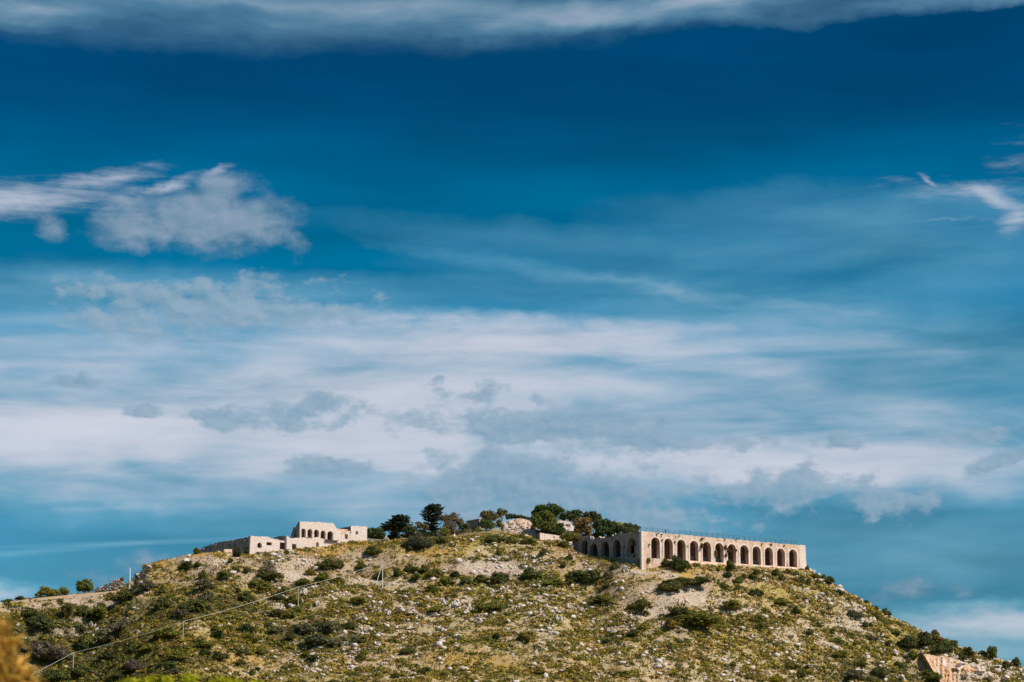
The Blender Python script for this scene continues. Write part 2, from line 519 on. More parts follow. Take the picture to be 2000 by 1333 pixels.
# ------------------------------------------------------------------ terrain: one sheet, camera knoll, valley, temple hill
# skyline / foot-of-building control line: photo px, photo py, distance, slope just below it, drop behind it
RIDGE = [(-1400, 1225, 640, .42), (-700, 1215, 670, .42), (-200, 1195, 700, .42), (0, 1177, 722, .42), (100, 1163, 728, .42), (200, 1156, 732, .42), (235, 1152, 734, .42),
         (255, 1132, 736, .44), (272, 1122, 737, .45), (286, 1103, 738, .45), (330, 1092, 740, .42), (375, 1082, 742, .38), (430, 1078, 742, .36), (486, 1083, 742, .40), (560, 1073, 750, .40),
         (640, 1063, 759, .36), (657, 1058, 761, .35), (720, 1057, 768, .33), (800, 1056, 770, .33), (880, 1050, 772, .33), (940, 1044, 773, .33), (990, 1042, 774, .33),
         (1040, 1052, 770, .33), (1095, 1058, 769, .33), (1128, 1078, 767, .33), (1155, 1085, 762, .36), (1205, 1089, 751, .40), (1237, 1098, 744.5, .44), (1253, 1114, 740.6, .46),
         (1290, 1105, 744.5, .46), (1312, 1098, 747, .46), (1350, 1098, 751, .46), (1450, 1104, 762, .46), (1548, 1111, 773, .46), (1573, 1114, 776, .46), (1592, 1120, 776, .46),
         (1640, 1147, 772, .46), (1700, 1182, 768, .46), (1760, 1213, 764, .46), (1800, 1232, 762, .46), (1850, 1252, 758, .46), (1900, 1271, 755, .46), (1950, 1286, 752, .46), (2000, 1304, 750, .46), (2100, 1345, 745, .46),
         (2400, 1450, 735, .42), (2900, 1600, 720, .40), (4200, 1640, 700, .3)]
_rx, _ry, _rz, _rs = [], [], [], []
for (a, b_, y_, s_) in RIDGE:
    p = P(a, b_, y_); _rx.append(p[0]); _ry.append(y_); _rz.append(p[2]); _rs.append(s_)
_rx, _ry, _rz, _rs = map(np.array, (_rx, _ry, _rz, _rs))

CLIFF = None   # world polyline of the quarried rock face, set below


def H(x, y):
    x = np.asarray(x, float); y = np.asarray(y, float)
    yc = np.interp(x, _rx, _ry); zc = np.interp(x, _rx, _rz); s = np.interp(x, _rx, _rs)
    t = yc - y
    tp = np.maximum(t, 0); tn = np.maximum(-t, 0)
    top_w = sstep(-70, -20, x) * (1 - sstep(18, 40, x))          # rounder, gentler brow left of the arcade
    front = s * tp + 0.17 * tp * sstep(8, 30, tp) - 0.05 * top_w * np.minimum(tp, 20)
    amp = sstep(1.0, 14, tp)
    front = front + amp * ((fbm(x / 26, y / 26, 3) - .5) * 4.2 + (fbm(x / 7, y / 7, 11) - .5) * 1.9)
    # earth bank below the track, at the far left
    px_ = 1000 + x * 6.4
    bank = (1 - sstep(215, 250, px_)) * sstep(-900, -300, px_)
    front = front + bank * 1.2 * sstep(2.5, 6.0, tp)
    # back: summit plateau on the top, quick fall on the flanks
    flat = sstep(-150, -90, x) * (1 - sstep(88, 96, x))
    back = tn * (0.45 - 0.44 * flat) + np.maximum(tn - 75, 0) * 0.45 * flat
    back = back - np.minimum(tn, 24) * 0.20 * sstep(-47, -36, x) * (1 - sstep(15, 25, x))
    hill = zc - front - back
    r2 = np.hypot(x, y)
    valley = -1.75 + 1.7 * sstep(4, 22, r2) - 34 * sstep(28, 170, r2) + (fbm(x / 60, y / 60, 21) - .5) * 5 * sstep(60, 200, r2) + (fbm(x / 1.7, y / 1.7, 31) - .5) * 0.15
    k = 6.0
    h = np.where(y > 250, np.log(np.exp(np.clip((hill - valley) / k, -60, 60)) + 1) * k + valley, valley)
    return h


def ground_at(px, py, y0=600.0, y1=900.0):
    ys = np.arange(y0, y1, 0.25)
    d = ray(px, py)
    x = d[0] / d[1] * ys; z = d[2] / d[1] * ys
    hit = np.nonzero(z <= H(x, ys))[0]
    if len(hit) == 0:
        # beyond the skyline: stand it on the ridge itself
        i = int(np.argmin(z - H(x, ys)))
    else:
        i = hit[0]
    return np.array([x[i], ys[i], float(H(x[i], ys[i]))])


# colour zones of the hillside (photo pixels: cx, cy, rx, ry)
Z_TAN = [(620, 1120, 210, 34), (960, 1118, 130, 24), (1290, 1160, 130, 44), (390, 1120, 70, 32), (380, 1165, 40, 20), (720, 1090, 160, 20), (1180, 1110, 80, 24), (150, 1168, 150, 14), (1450, 1130, 140, 18), (1120, 1085, 60, 16)]
Z_GOLD = [(370, 1085, 80, 12), (310, 1098, 40, 8), (600, 1078, 90, 8), (680, 1066, 60, 10), (860, 1078, 120, 10), (1060, 1075, 60, 12), (1330, 1125, 70, 14), (700, 1290, 500, 20)]
Z_PALE = [(60, 1186, 90, 12), (160, 1180, 90, 8), (420, 1096, 60, 9), (1330, 1165, 70, 24), (1285, 1202, 40, 16), (1420, 1190, 60, 14), (598, 1098, 26, 12), (560, 1125, 60, 10), (745, 1138, 60, 10), (960, 1112, 90, 9), (890, 1185, 60, 18), (1270, 1122, 60, 8), (470, 1092, 30, 9), (1900, 1300, 110, 40), (1680, 1200, 30, 30)]
Z_DARK = [(110, 1240, 170, 60), (330, 1192, 150, 26), (230, 1300, 200, 50), (620, 1240, 110, 34), (1850, 1258, 90, 22), (460, 1180, 80, 26), (1350, 1215, 70, 20), (1040, 1135, 60, 18), (60, 1205, 90, 20), (1740, 1320, 160, 22)]
Z_ROCKY = [(880, 1188, 120, 34), (760, 1215, 160, 40), (1050, 1180, 120, 44), (1090, 1260, 160, 46), (1610, 1230, 120, 60), (1450, 1310, 300, 40), (1640, 1175, 70, 40), (1900, 1300, 120, 44), (1230, 1225, 120, 30), (590, 1165, 90, 30), (160, 1225, 90, 20), (680, 1290, 200, 40), (560, 1100, 50, 24), (1010, 1085, 110, 24)]


def zone(zs, px, py):
    a = np.zeros_like(np.asarray(px, float))
    for cx, cy, rx, ry in zs:
        a = np.maximum(a, np.exp(-(((px - cx) / rx) ** 2 + ((py - cy) / ry) ** 2) * 0.9))
    return a


def terrain():
    xs = np.concatenate([-np.geomspace(5000, 200, 26), np.arange(-196, 196, 0.75), np.geomspace(200, 5000, 26)])
    ys = np.concatenate([np.linspace(-400, -20, 8), np.arange(-16, 40, 2.0), np.geomspace(42, 600, 34), np.arange(604, 640, 2.0), np.arange(640, 800, 0.75), np.linspace(802, 1000, 30), np.geomspace(1030, 9000, 14)])
    X, Y = np.meshgrid(xs, ys)
    Z = H(X, Y)
    v = np.stack([X, Y, Z], -1).reshape(-1, 3)
    nx, ny = len(xs), len(ys)
    i = (np.arange(ny - 1)[:, None] * nx + np.arange(nx - 1)[None, :]).ravel()
    f = np.stack([i, i + 1, i + nx + 1, i + nx], 1)
    me = np_mesh('ground', v, f, True)
    px, py = project(v[:, 0], np.maximum(v[:, 1], 100), v[:, 2])
    wob = (fbm(v[:, 0] / 7, v[:, 1] / 5, 41) - .5)
    wob2 = (fbm(v[:, 0] / 2.2, v[:, 1] / 2.2, 47, 3) - .5)
    qx, qy = px + wob * 90, py + wob * 30
    col = np.ones((len(v), 3)) * np.array([0.42, 0.30, 0.14])
    green = sstep(0.42, 0.62, fbm(v[:, 0] / 14, v[:, 1] / 9, 51))[:, None]
    col = col * (1 - green) + np.array([0.35, 0.26, 0.08]) * green

    def lay(zs, c, k=1.0):
        nonlocal col
        a = np.clip((zone(zs, qx, qy) + wob2 * 0.7 - 0.30) * 2.6, 0, 1)[:, None] * k
        col = col * (1 - a) + np.array(c) * a
    lay(Z_TAN, (0.38, 0.275, 0.175))
    lay(Z_GOLD, (0.42, 0.265, 0.075))
    lay(Z_DARK, (0.10, 0.085, 0.035), 0.8)
    lay(Z_ROCKY, (0.46, 0.36, 0.26), 0.6)
    lay(Z_PALE, (0.50, 0.39, 0.30), .75)
    far = (v[:, 1] < 400) | (np.abs(v[:, 0]) > 400)
    col[far] = np.array([0.16, 0.14, 0.04])
    set_col(me, col)
    tag(link('ground', me, M_GROUND), 'rocky scrub-covered hillside rising to the ruined terraces', None, kind='structure')


terrain()

# ------------------------------------------------------------------ foliage and rock generators

def leaf_quads(c, n, size, r, aspect=0.6):
    """c, n: (k,3) centres and normals -> verts (4k,3), faces (k,4)."""
    k = len(c)
    n = n / (np.linalg.norm(n, axis=1, keepdims=True) + 1e-9)
    ref = r.normal(size=(k, 3))
    a = np.cross(n, ref); a /= (np.linalg.norm(a, axis=1, keepdims=True) + 1e-9)
    b = np.cross(n, a)
    s = (size * r.uniform(0.65, 1.35, k))[:, None]
    v = np.stack([c + a * s, c + b * s * aspect, c - a * s, c - b * s * aspect], 1).reshape(-1, 3)
    f = np.arange(4 * k).reshape(k, 4)
    return v, f


_t = (1 + 5 ** .5) / 2
ICO_V = np.array([(-1, _t, 0), (1, _t, 0), (-1, -_t, 0), (1, -_t, 0), (0, -1, _t), (0, 1, _t), (0, -1, -_t), (0, 1, -_t), (_t, 0, -1), (_t, 0, 1), (-_t, 0, -1), (-_t, 0, 1)], float)
ICO_V /= np.linalg.norm(ICO_V[0])
ICO_F = np.array([(0, 11, 5), (0, 5, 1), (0, 1, 7), (0, 7, 10), (0, 10, 11), (1, 5, 9), (5, 11, 4), (11, 10, 2), (10, 7, 6), (7, 1, 8), (3, 9, 4), (3, 4, 2), (3, 2, 6), (3, 6, 8), (3, 8, 9), (4, 9, 5), (2, 4, 11), (6, 2, 10), (8, 6, 7), (9, 8, 1)])


def lobed_foliage(lobes, per_area, leaf, r, core=0.78, up=0.25, jitter=0.7, aspect=0.6, shell=(0.72, 1.06)):
    """lobes: [(centre, (rx,ry,rz))]. Leaves over every lobe's shell, pointing out; a ragged inner core keeps the heart opaque."""
    V, F, off = [], [], 0
    tri = []
    for (c, rad) in lobes:
        c = np.array(c, float); rad = np.array(rad, float)
        n = max(8, int(per_area * (rad[0] * rad[2] + rad[0] * rad[1] + rad[1] * rad[2]) / 3))
        d = r.normal(size=(n, 3)); d /= np.linalg.norm(d, axis=1, keepdims=True)
        d[:, 2] = np.where(d[:, 2] < -0.55, -d[:, 2], d[:, 2])
        lump = 1 + 0.16 * np.sin(d[:, 0] * 7 + c[0] * 5) * np.sin(d[:, 2] * 6 + c[1] * 3 + 1) + 0.1 * np.sin(d[:, 1] * 11 + c[2])
        rr = r.uniform(shell[0], shell[1], n) * lump
        pos = c + d * rad * rr[:, None]
        nor = d / rad * rad.mean() + r.normal(size=(n, 3)) * jitter + np.array([0, 0, up])
        v, f = leaf_quads(pos, nor, leaf * r.uniform(0.7, 1.25, n), r, aspect)
        V.append(v); F.append(f + off); off += len(v)
        if core:
            cv = ICO_V * rad * core * r.uniform(0.85, 1.08, (12, 1)) + c
            # the core's triangles as degenerate-free quads (fan of three): stored separately
            tri.append((cv, ICO_F))
    v = np.concatenate(V); f = np.concatenate(F)
    if tri:
        nv = len(v)
        tv, tf = [], []
        for cv, cf in tri:
            e = np.stack([cf[:, 0], cf[:, 1], cf[:, 2], cf[:, 2]], 1)
            # split shared vertices: each triangle becomes a quad with its edge midpoint
            q = np.zeros((20, 4, 3)); q[:, 0] = cv[cf[:, 0]]; q[:, 1] = cv[cf[:, 1]]; q[:, 2] = cv[cf[:, 2]]; q[:, 3] = (cv[cf[:, 0]] + cv[cf[:, 2]]) / 2
            tv.append(q.reshape(-1, 3))
        tv = np.concatenate(tv)
        f = np.concatenate([f, np.arange(len(tv)).reshape(-1, 4) + nv]); v = np.concatenate([v, tv])
    return v, f


def shrub_mesh(seed, flat=0.62, leaf=0.085, per=300, nl=6):
    """Unit shrub: an uneven mound about 1 m wide, height about flat, foot on z=0."""
    r = np.random.default_rng(seed)
    lobes = []
    el = r.uniform(.55, .95)
    for i in range(nl + 6):
        a = r.uniform(0, 2 * math.pi); d = .44 * r.uniform(0, 1) ** .6
        R = r.uniform(0.09, 0.20) * (1.15 - .8 * d)
        zt = flat * (0.80 - 1.15 * d) * r.uniform(.55, 1.1)
        lobes.append(((math.cos(a) * d, math.sin(a) * d * el, max(.04, zt)), (R * r.uniform(.9, 1.4), R * r.uniform(.8, 1.2), R * r.uniform(.6, .95))))
    lobes.append(((r.uniform(-.08, .08), 0, flat * .28), (0.34, 0.34 * el, flat * .36)))
    v, f = lobed_foliage(lobes, per * 12, leaf * 0.5, r, .72, .2, .75)
    v[:, 2] -= 0.02
    return np_mesh('shrub_foliage', v, f)


def twiggy_mesh(seed):
    """Unit bush of bare, thin branches with sparse leaves."""
    r = np.random.default_rng(seed)
    V, F, off = [], [], 0
    k = 900
    d = r.normal(size=(k, 3)); d[:, 2] = np.abs(d[:, 2]); d /= np.linalg.norm(d, axis=1, keepdims=True)
    rr = r.uniform(0.25, 1.0, k) ** 0.6
    pos = d * rr[:, None] * np.array([0.5, 0.5, 0.72])
    n = np.cross(d, r.normal(size=(k, 3)))
    a = d; b = np.cross(n, a); b /= (np.linalg.norm(b, axis=1, keepdims=True) + 1e-9)
    s = r.uniform(0.05, 0.10, k)[:, None]
    v = np.stack([pos + a * s, pos + b * s * .12, pos - a * s, pos - b * s * .12], 1).reshape(-1, 3)
    f = np.arange(4 * k).reshape(k, 4)
    v2, f2 = leaf_quads(pos[:250], d[:250] + r.normal(size=(250, 3)), 0.03, r)
    return np_mesh('twig_foliage', np.concatenate([v, v2]), np.concatenate([f, f2 + len(v)]))


def rock_mesh(seed, sub=2, sharp=0.45, flat=0.75):
    r = np.random.default_rng(seed)
    bm = bmesh.new()
    bmesh.ops.create_icosphere(bm, subdivisions=sub, radius=0.5)
    planes = [(Vector(r.normal(size=3)).normalized(), r.uniform(0.16, 0.36)) for _ in range(13)]
    off = Vector(r.uniform(0, 50, 3))
    for v in bm.verts:
        p = v.co.copy()
        for n, d in planes:                       # chop flat facets
            e = p.dot(n) - d
            if e > 0: p -= n * e * 0.97
        p += p.normalized() * (mnoise.noise(p * 4.5 + off) * 0.10 * sharp * 2 + mnoise.noise(p * 11 + off) * 0.04)
        p.z *= flat
        v.co = p * 1.45
    me = bpy.data.meshes.new('rock'); bm.to_mesh(me); bm.free()
    return me


def outcrop_mesh(seed):
    """Jagged bedrock outcrop: tilted, cracked blocks grown together."""
    r = np.random.default_rng(seed)
    V, F, off = [], [], 0
    for k in range(7):
        me = rock_mesh(seed * 31 + k, 1, .7, r.uniform(.7, 1.3))
        v = np.array([tuple(q.co) for q in me.vertices]) * np.array([r.uniform(.3, .6), r.uniform(.3, .55), r.uniform(.32, .62)])
        a = r.uniform(0, 6.28); c_, s_ = math.cos(a), math.sin(a)
        v = np.stack([v[:, 0] * c_ - v[:, 1] * s_, v[:, 0] * s_ + v[:, 1] * c_, v[:, 2] + v[:, 0] * r.uniform(-.4, .4)], 1)
        v += np.array([r.uniform(-.40, .40), r.uniform(-.28, .28), r.uniform(-.18, .10)])
        V.append(v); F += [tuple(i + off for i in p.vertices) for p in me.polygons]; off += len(v)
        bpy.data.meshes.remove(me)
    return np_mesh('outcrop', np.concatenate(V), F)


SHRUBS = [shrub_mesh(100 + i, flat=[.55, .62, .7, .5, .8, .6, .45, .66][i], nl=[6, 7, 5, 8, 6, 9, 8, 6][i]) for i in range(8)]
for me in SHRUBS: me.materials.append(M_LEAF)
TWIGS = [twiggy_mesh(150 + i) for i in range(2)]
for me in TWIGS: me.materials.append(M_LEAF)
ROCKS = [rock_mesh(200 + i, 2, [.4, .6, .5, .7][i % 4], [.7, .9, .6, 1.0][i % 4]) for i in range(9)]
OUTCROPS = [outcrop_mesh(300 + i) for i in range(7)]
for me in ROCKS + OUTCROPS: me.materials.append(M_ROCK)

TONES = {'dark': (0.122, 0.126, 0.034), 'vdark': (0.085, 0.096, 0.030), 'green': (0.185, 0.178, 0.033), 'olive': (0.23, 0.185, 0.034), 'grey': (0.155, 0.138, 0.074), 'brown': (0.20, 0.135, 0.052),
         'purple': (0.150, 0.115, 0.084), 'bright': (0.24, 0.24, 0.02), 'bluegreen': (0.078, 0.100, 0.052)}
TONE_WORD = {'dark': 'dark green', 'vdark': 'blackish green', 'green': 'mid green', 'olive': 'olive', 'grey': 'grey-green', 'brown': 'brownish', 'purple': 'purplish grey', 'bright': 'yellow-green', 'bluegreen': 'blue-green'}

# ------------------------------------------------------------------ labels: count things down the slope below a landmark
MARKS = [(-40, 'the earth bank beside the track', 'earth bank'), (80, 'the low hedge along the track'), (165, 'the round tree by the track'), (252, 'the white post at the skyline'), (300, 'the stepped rocky brow'), (363, 'the golden grass brow'),
         (430, 'the long shaded ruin wall'), (507, 'the wall with the round hole'), (553, 'the dark doorway of the lower ruin'), (592, 'the first of the five small arches'), (618, 'the third of the five small arches'), (645, 'the fifth of the five small arches'),
         (700, 'the square ruin with the window'), (733, 'the round tree beside the square ruin'), (775, 'the flat-topped cedar'), (842, 'the tall cedar'), (885, 'the brown twiggy tree'), (950, 'the clipped round hilltop bush'),
         (1010, 'the pale rubble podium'), (1065, 'the big leafy tree'), (1095, 'the low box-shaped wall'), (1140, 'the reddish tree'), (1182, 'the shaded side arches'), (1225, 'the blocked side arch'), (1253, 'the sharp corner of the arcade'),
         (1280, 'the first front arch'), (1304, 'the second front arch'), (1329, 'the third front arch'), (1353, 'the fourth front arch'), (1378, 'the fifth front arch'), (1402, 'the sixth front arch'), (1427, 'the seventh front arch'),
         (1451, 'the eighth front arch'), (1475, 'the ninth front arch'), (1500, 'the tenth front arch'), (1524, 'the eleventh front arch'), (1549, 'the twelfth front arch'), (1572, 'the far end of the arcade'),
         (1625, 'the upper end of the bare flank'), (1690, 'the middle of the bare flank'), (1750, 'the lower end of the bare flank'), (1810, 'the orange rock face'), (1880, 'the pale broken cliff'), (1938, 'the pointed bush on the flank'), (1990, 'the lowest corner of the hill')]
ORD = ['top', 'second', 'third', 'fourth', 'fifth', 'sixth', 'seventh', 'eighth', 'ninth', 'tenth', 'eleventh', 'twelfth', 'thirteenth', 'fourteenth', 'fifteenth', 'sixteenth', 'seventeenth', 'eighteenth', 'nineteenth', 'twentieth']
SCATTER = []      # (object, px, py, kind word)


def label_scatter():
    cols = {}
    for o, px, py, kind in SCATTER:
        m = min(MARKS, key=lambda q: abs(q[0] - px))
        cols.setdefault((m[1], kind), []).append((py, px, o))
    for (mark, kind), lst in cols.items():
        lst.sort(key=lambda q: (q[0], q[1]))
        for i, (_, _, o) in enumerate(lst):
            w = ORD[i] if i < len(ORD) else 'lowest'
            o['label'] = (f'{kind} downhill of {mark}' if len(lst) == 1 else f'{w} {kind} down the slope below {mark}')


def place_shrub(px, py, w, h, tone, kind='shrub', mesh=None, label=None):
    """Shrub whose foot is seen at (px, py), w x h photo pixels."""
    g = ground_at(px, py)
    s = pxm(g[1])
    me = mesh or SHRUBS[int(rng.integers(len(SHRUBS)))]
    o = link('shrub' if kind == 'shrub' else kind, me, None, None, (g[0], g[1], g[2] - 0.12), rng.uniform(0, 6.28))
    wm, hm = w / s, h / s
    top = max(v.co.z for v in me.vertices) if me.name not in _TOPS else _TOPS[me.name]
    _TOPS[me.name] = top
    o.scale = (wm * 1.18, wm * rng.uniform(0.9, 1.2), (hm + 0.12) / top)
    t = np.array(TONES[tone]) * rng.uniform(0.85, 1.18) * rng.uniform(0.93, 1.07, 3)
    o.color = (*t, 1)
    tag(o, label, 'shrub', 'shrubs on the open hillside')
    if label is None:
        SCATTER.append((o, px, py, f'{TONE_WORD[tone]} shrub'))
    return o


_TOPS = {}


def place_rock(px, py, w, h, label=None, mesh=None, color=(1, 1, 1), name='rock', at=None, group='limestone rocks on the hillside'):
    g = ground_at(px, py) if at is None else at
    s = pxm(g[1])
    me = mesh or (OUTCROPS[int(rng.integers(7))] if w >= 11 else ROCKS[int(rng.integers(9))])
    o = link(name, me, None, None, (g[0], g[1], g[2] + 0.18 * h / s))
    o.rotation_euler = (rng.uniform(-.25, .25), rng.uniform(-.25, .25), rng.choice([0, math.pi]) + rng.uniform(-.5, .5))
    o.scale = (w / s * rng.uniform(.8, 1.0), w / s * rng.uniform(.6, .95), h / s * 1.25)
    c = np.array(color) * rng.uniform(0.72, 1.05) * np.array([1, rng.uniform(.96, 1.02), rng.uniform(.92, 1.03)])
    o.color = (*c, 1)
    tag(o, label, 'rock', group)
    if label is None:
        SCATTER.append((o, px, py, 'pale limestone ' + ('boulder' if w > 17 else 'rock')))
    return o


# ------------------------------------------------------------------ walls with arched openings
ANG = math.radians(35)


class Frame:
    """Ground-plan frame shared by all the ruins: x along the lit front (to the right and away), y into the building."""
    def __init__(self, px, py, y):
        self.o = P(px, py, y)
        self.ux = np.array([math.cos(ANG), math.sin(ANG), 0]); self.uy = np.array([-math.sin(ANG), math.cos(ANG), 0])

    def front(self, px, py, yl=0.0):
        """Pixel -> (local x, local z) on the plane local y = yl."""
        d = ray(px, py); q = self.o + self.uy * yl
        t = (q @ self.uy) / (d @ self.uy)
        p = d * t - self.o
        return float(p @ self.ux), float(p[2])

    def side(self, px, py, xl=0.0):
        """Pixel -> (local y, local z) on the plane local x = xl."""
        d = ray(px, py); q = self.o + self.ux * xl
        t = (q @ self.ux) / (d @ self.ux)
        p = d * t - self.o
        return float(p @ self.uy), float(p[2])


def polytop(pts):
    xs = [p[0] for p in pts]; zs = [p[1] for p in pts]
    return lambda x: float(np.interp(x, xs, zs))


def ragged(f, amp, seed, sc=1.3):
    return lambda x: f(x) + amp * (mnoise.noise(Vector((x * sc, seed * 7.7, 0.3))) + 0.6 * mnoise.noise(Vector((x * sc * 3.1, seed * 3.3, 9))))


def arch_curve(x0, x1, zs, n=12, flatk=1.0):
    r = (x1 - x0) / 2; c = (x0 + x1) / 2
    return [(c - r * math.cos(math.pi * i / n), zs + r * flatk * math.sin(math.pi * i / n)) for i in range(n + 1)]


def arch_wall(x0, x1, zb, top, ops, y0, th, step=1.1, seg=12):
    """ops: (xa, xb, z_bottom, z_spring, arched?)"""
    mb = MB()
    xs = set(np.linspace(x0, x1, max(2, int((x1 - x0) / step) + 1)).round(5).tolist())
    curves = []
    for (a, b, zo, zs, ar) in ops:
        xs = {x for x in xs if not (a - 0.02 < x < b + 0.02)}
        cv = arch_curve(a, b, zs, seg) if ar else [(a, zs), (b, zs)]
        curves.append(cv); xs |= {round(p[0], 5) for p in cv}
    xs = sorted(xs)
    y1 = y0 + th

    def fb(pts):
        mb.poly(*[(p[0], y0, p[1]) for p in pts]); mb.poly(*[(p[0], y1, p[1]) for p in reversed(pts)])
    for a, b in zip(xs[:-1], xs[1:]):
        m = (a + b) / 2
        k = next((i for i, o in enumerate(ops) if o[0] < m < o[1]), None)
        ta, tb = top(a), top(b)
        if k is None:
            fb([(a, zb), (b, zb), (b, tb), (a, ta)])
        else:
            zo = ops[k][2]; cv = curves[k]
            ca = float(np.interp(a, [p[0] for p in cv], [p[1] for p in cv])); cb = float(np.interp(b, [p[0] for p in cv], [p[1] for p in cv]))
            if zo > zb: fb([(a, zb), (b, zb), (b, zo), (a, zo)])
            fb([(a, ca), (b, cb), (b, max(tb, cb + .02)), (a, max(ta, ca + .02))])
            mb.poly((a, y0, ca), (b, y0, cb), (b, y1, cb), (a, y1, ca))
            mb.poly((a, y0, zo), (b, y0, zo), (b, y1, zo), (a, y1, zo))
        mb.poly((a, y0, ta), (b, y0, tb), (b, y1, tb), (a, y1, ta))
    for (a, b, zo, zs, ar) in ops:
        for x in (a, b):
            mb.poly((x, y0, zo), (x, y1, zo), (x, y1, zs), (x, y0, zs))
    for x in (x0, x1):
        mb.poly((x, y0, zb), (x, y1, zb), (x, y1, top(x)), (x, y0, top(x)))
    return mb


def arch_band(a, b, zo, zs, y0, w=0.34, proud=0.09, jambs=True, seg=14):
    """Projecting band round an arch and down its jambs."""
    mb = MB()
    inn = arch_curve(a, b, zs, seg); out = arch_curve(a - w, b + w, zs, seg)
    if jambs:
        inn = [(a, zo)] + inn + [(b, zo)]; out = [(a - w, zo)] + out + [(b + w, zo)]
    yf = y0 - proud; yb = y0 - 0.004
    for i in range(len(inn) - 1):
        p, q, r_, s_ = inn[i], inn[i + 1], out[i + 1], out[i]
        mb.poly((p[0], yf, p[1]), (q[0], yf, q[1]), (r_[0], yf, r_[1]), (s_[0], yf, s_[1]))
        mb.poly((s_[0], yf, s_[1]), (r_[0], yf, r_[1]), (r_[0], yb, r_[1]), (s_[0], yb, s_[1]))
        mb.poly((p[0], yf, p[1]), (q[0], yf, q[1]), (q[0], yb, q[1]), (p[0], yb, p[1]))
    for i in (0, -1):
        p, s_ = inn[i], out[i]
        mb.poly((p[0], yf, p[1]), (s_[0], yf, s_[1]), (s_[0], yb, s_[1]), (p[0], yb, p[1]))
    return mb


def vault(a, b, zo, zs, y0, y1, grow=0.12, seg=10):
    mb = MB()
    cv = [(a - grow, zo)] + arch_curve(a - grow, b + grow, zs, seg) + [(b + grow, zo)]
    for p, q in zip(cv[:-1], cv[1:]):
        mb.poly((p[0], y0, p[1]), (q[0], y0, q[1]), (q[0], y1, q[1]), (p[0], y1, p[1]))
    mb.poly((a - grow, y0, zo), (b + grow, y0, zo), (b + grow, y1, zo), (a - grow, y1, zo))
    return mb


# ------------------------------------------------------------------ the long arcade
F1 = Frame(1253.5, 1114, 741)
NARCH = 12


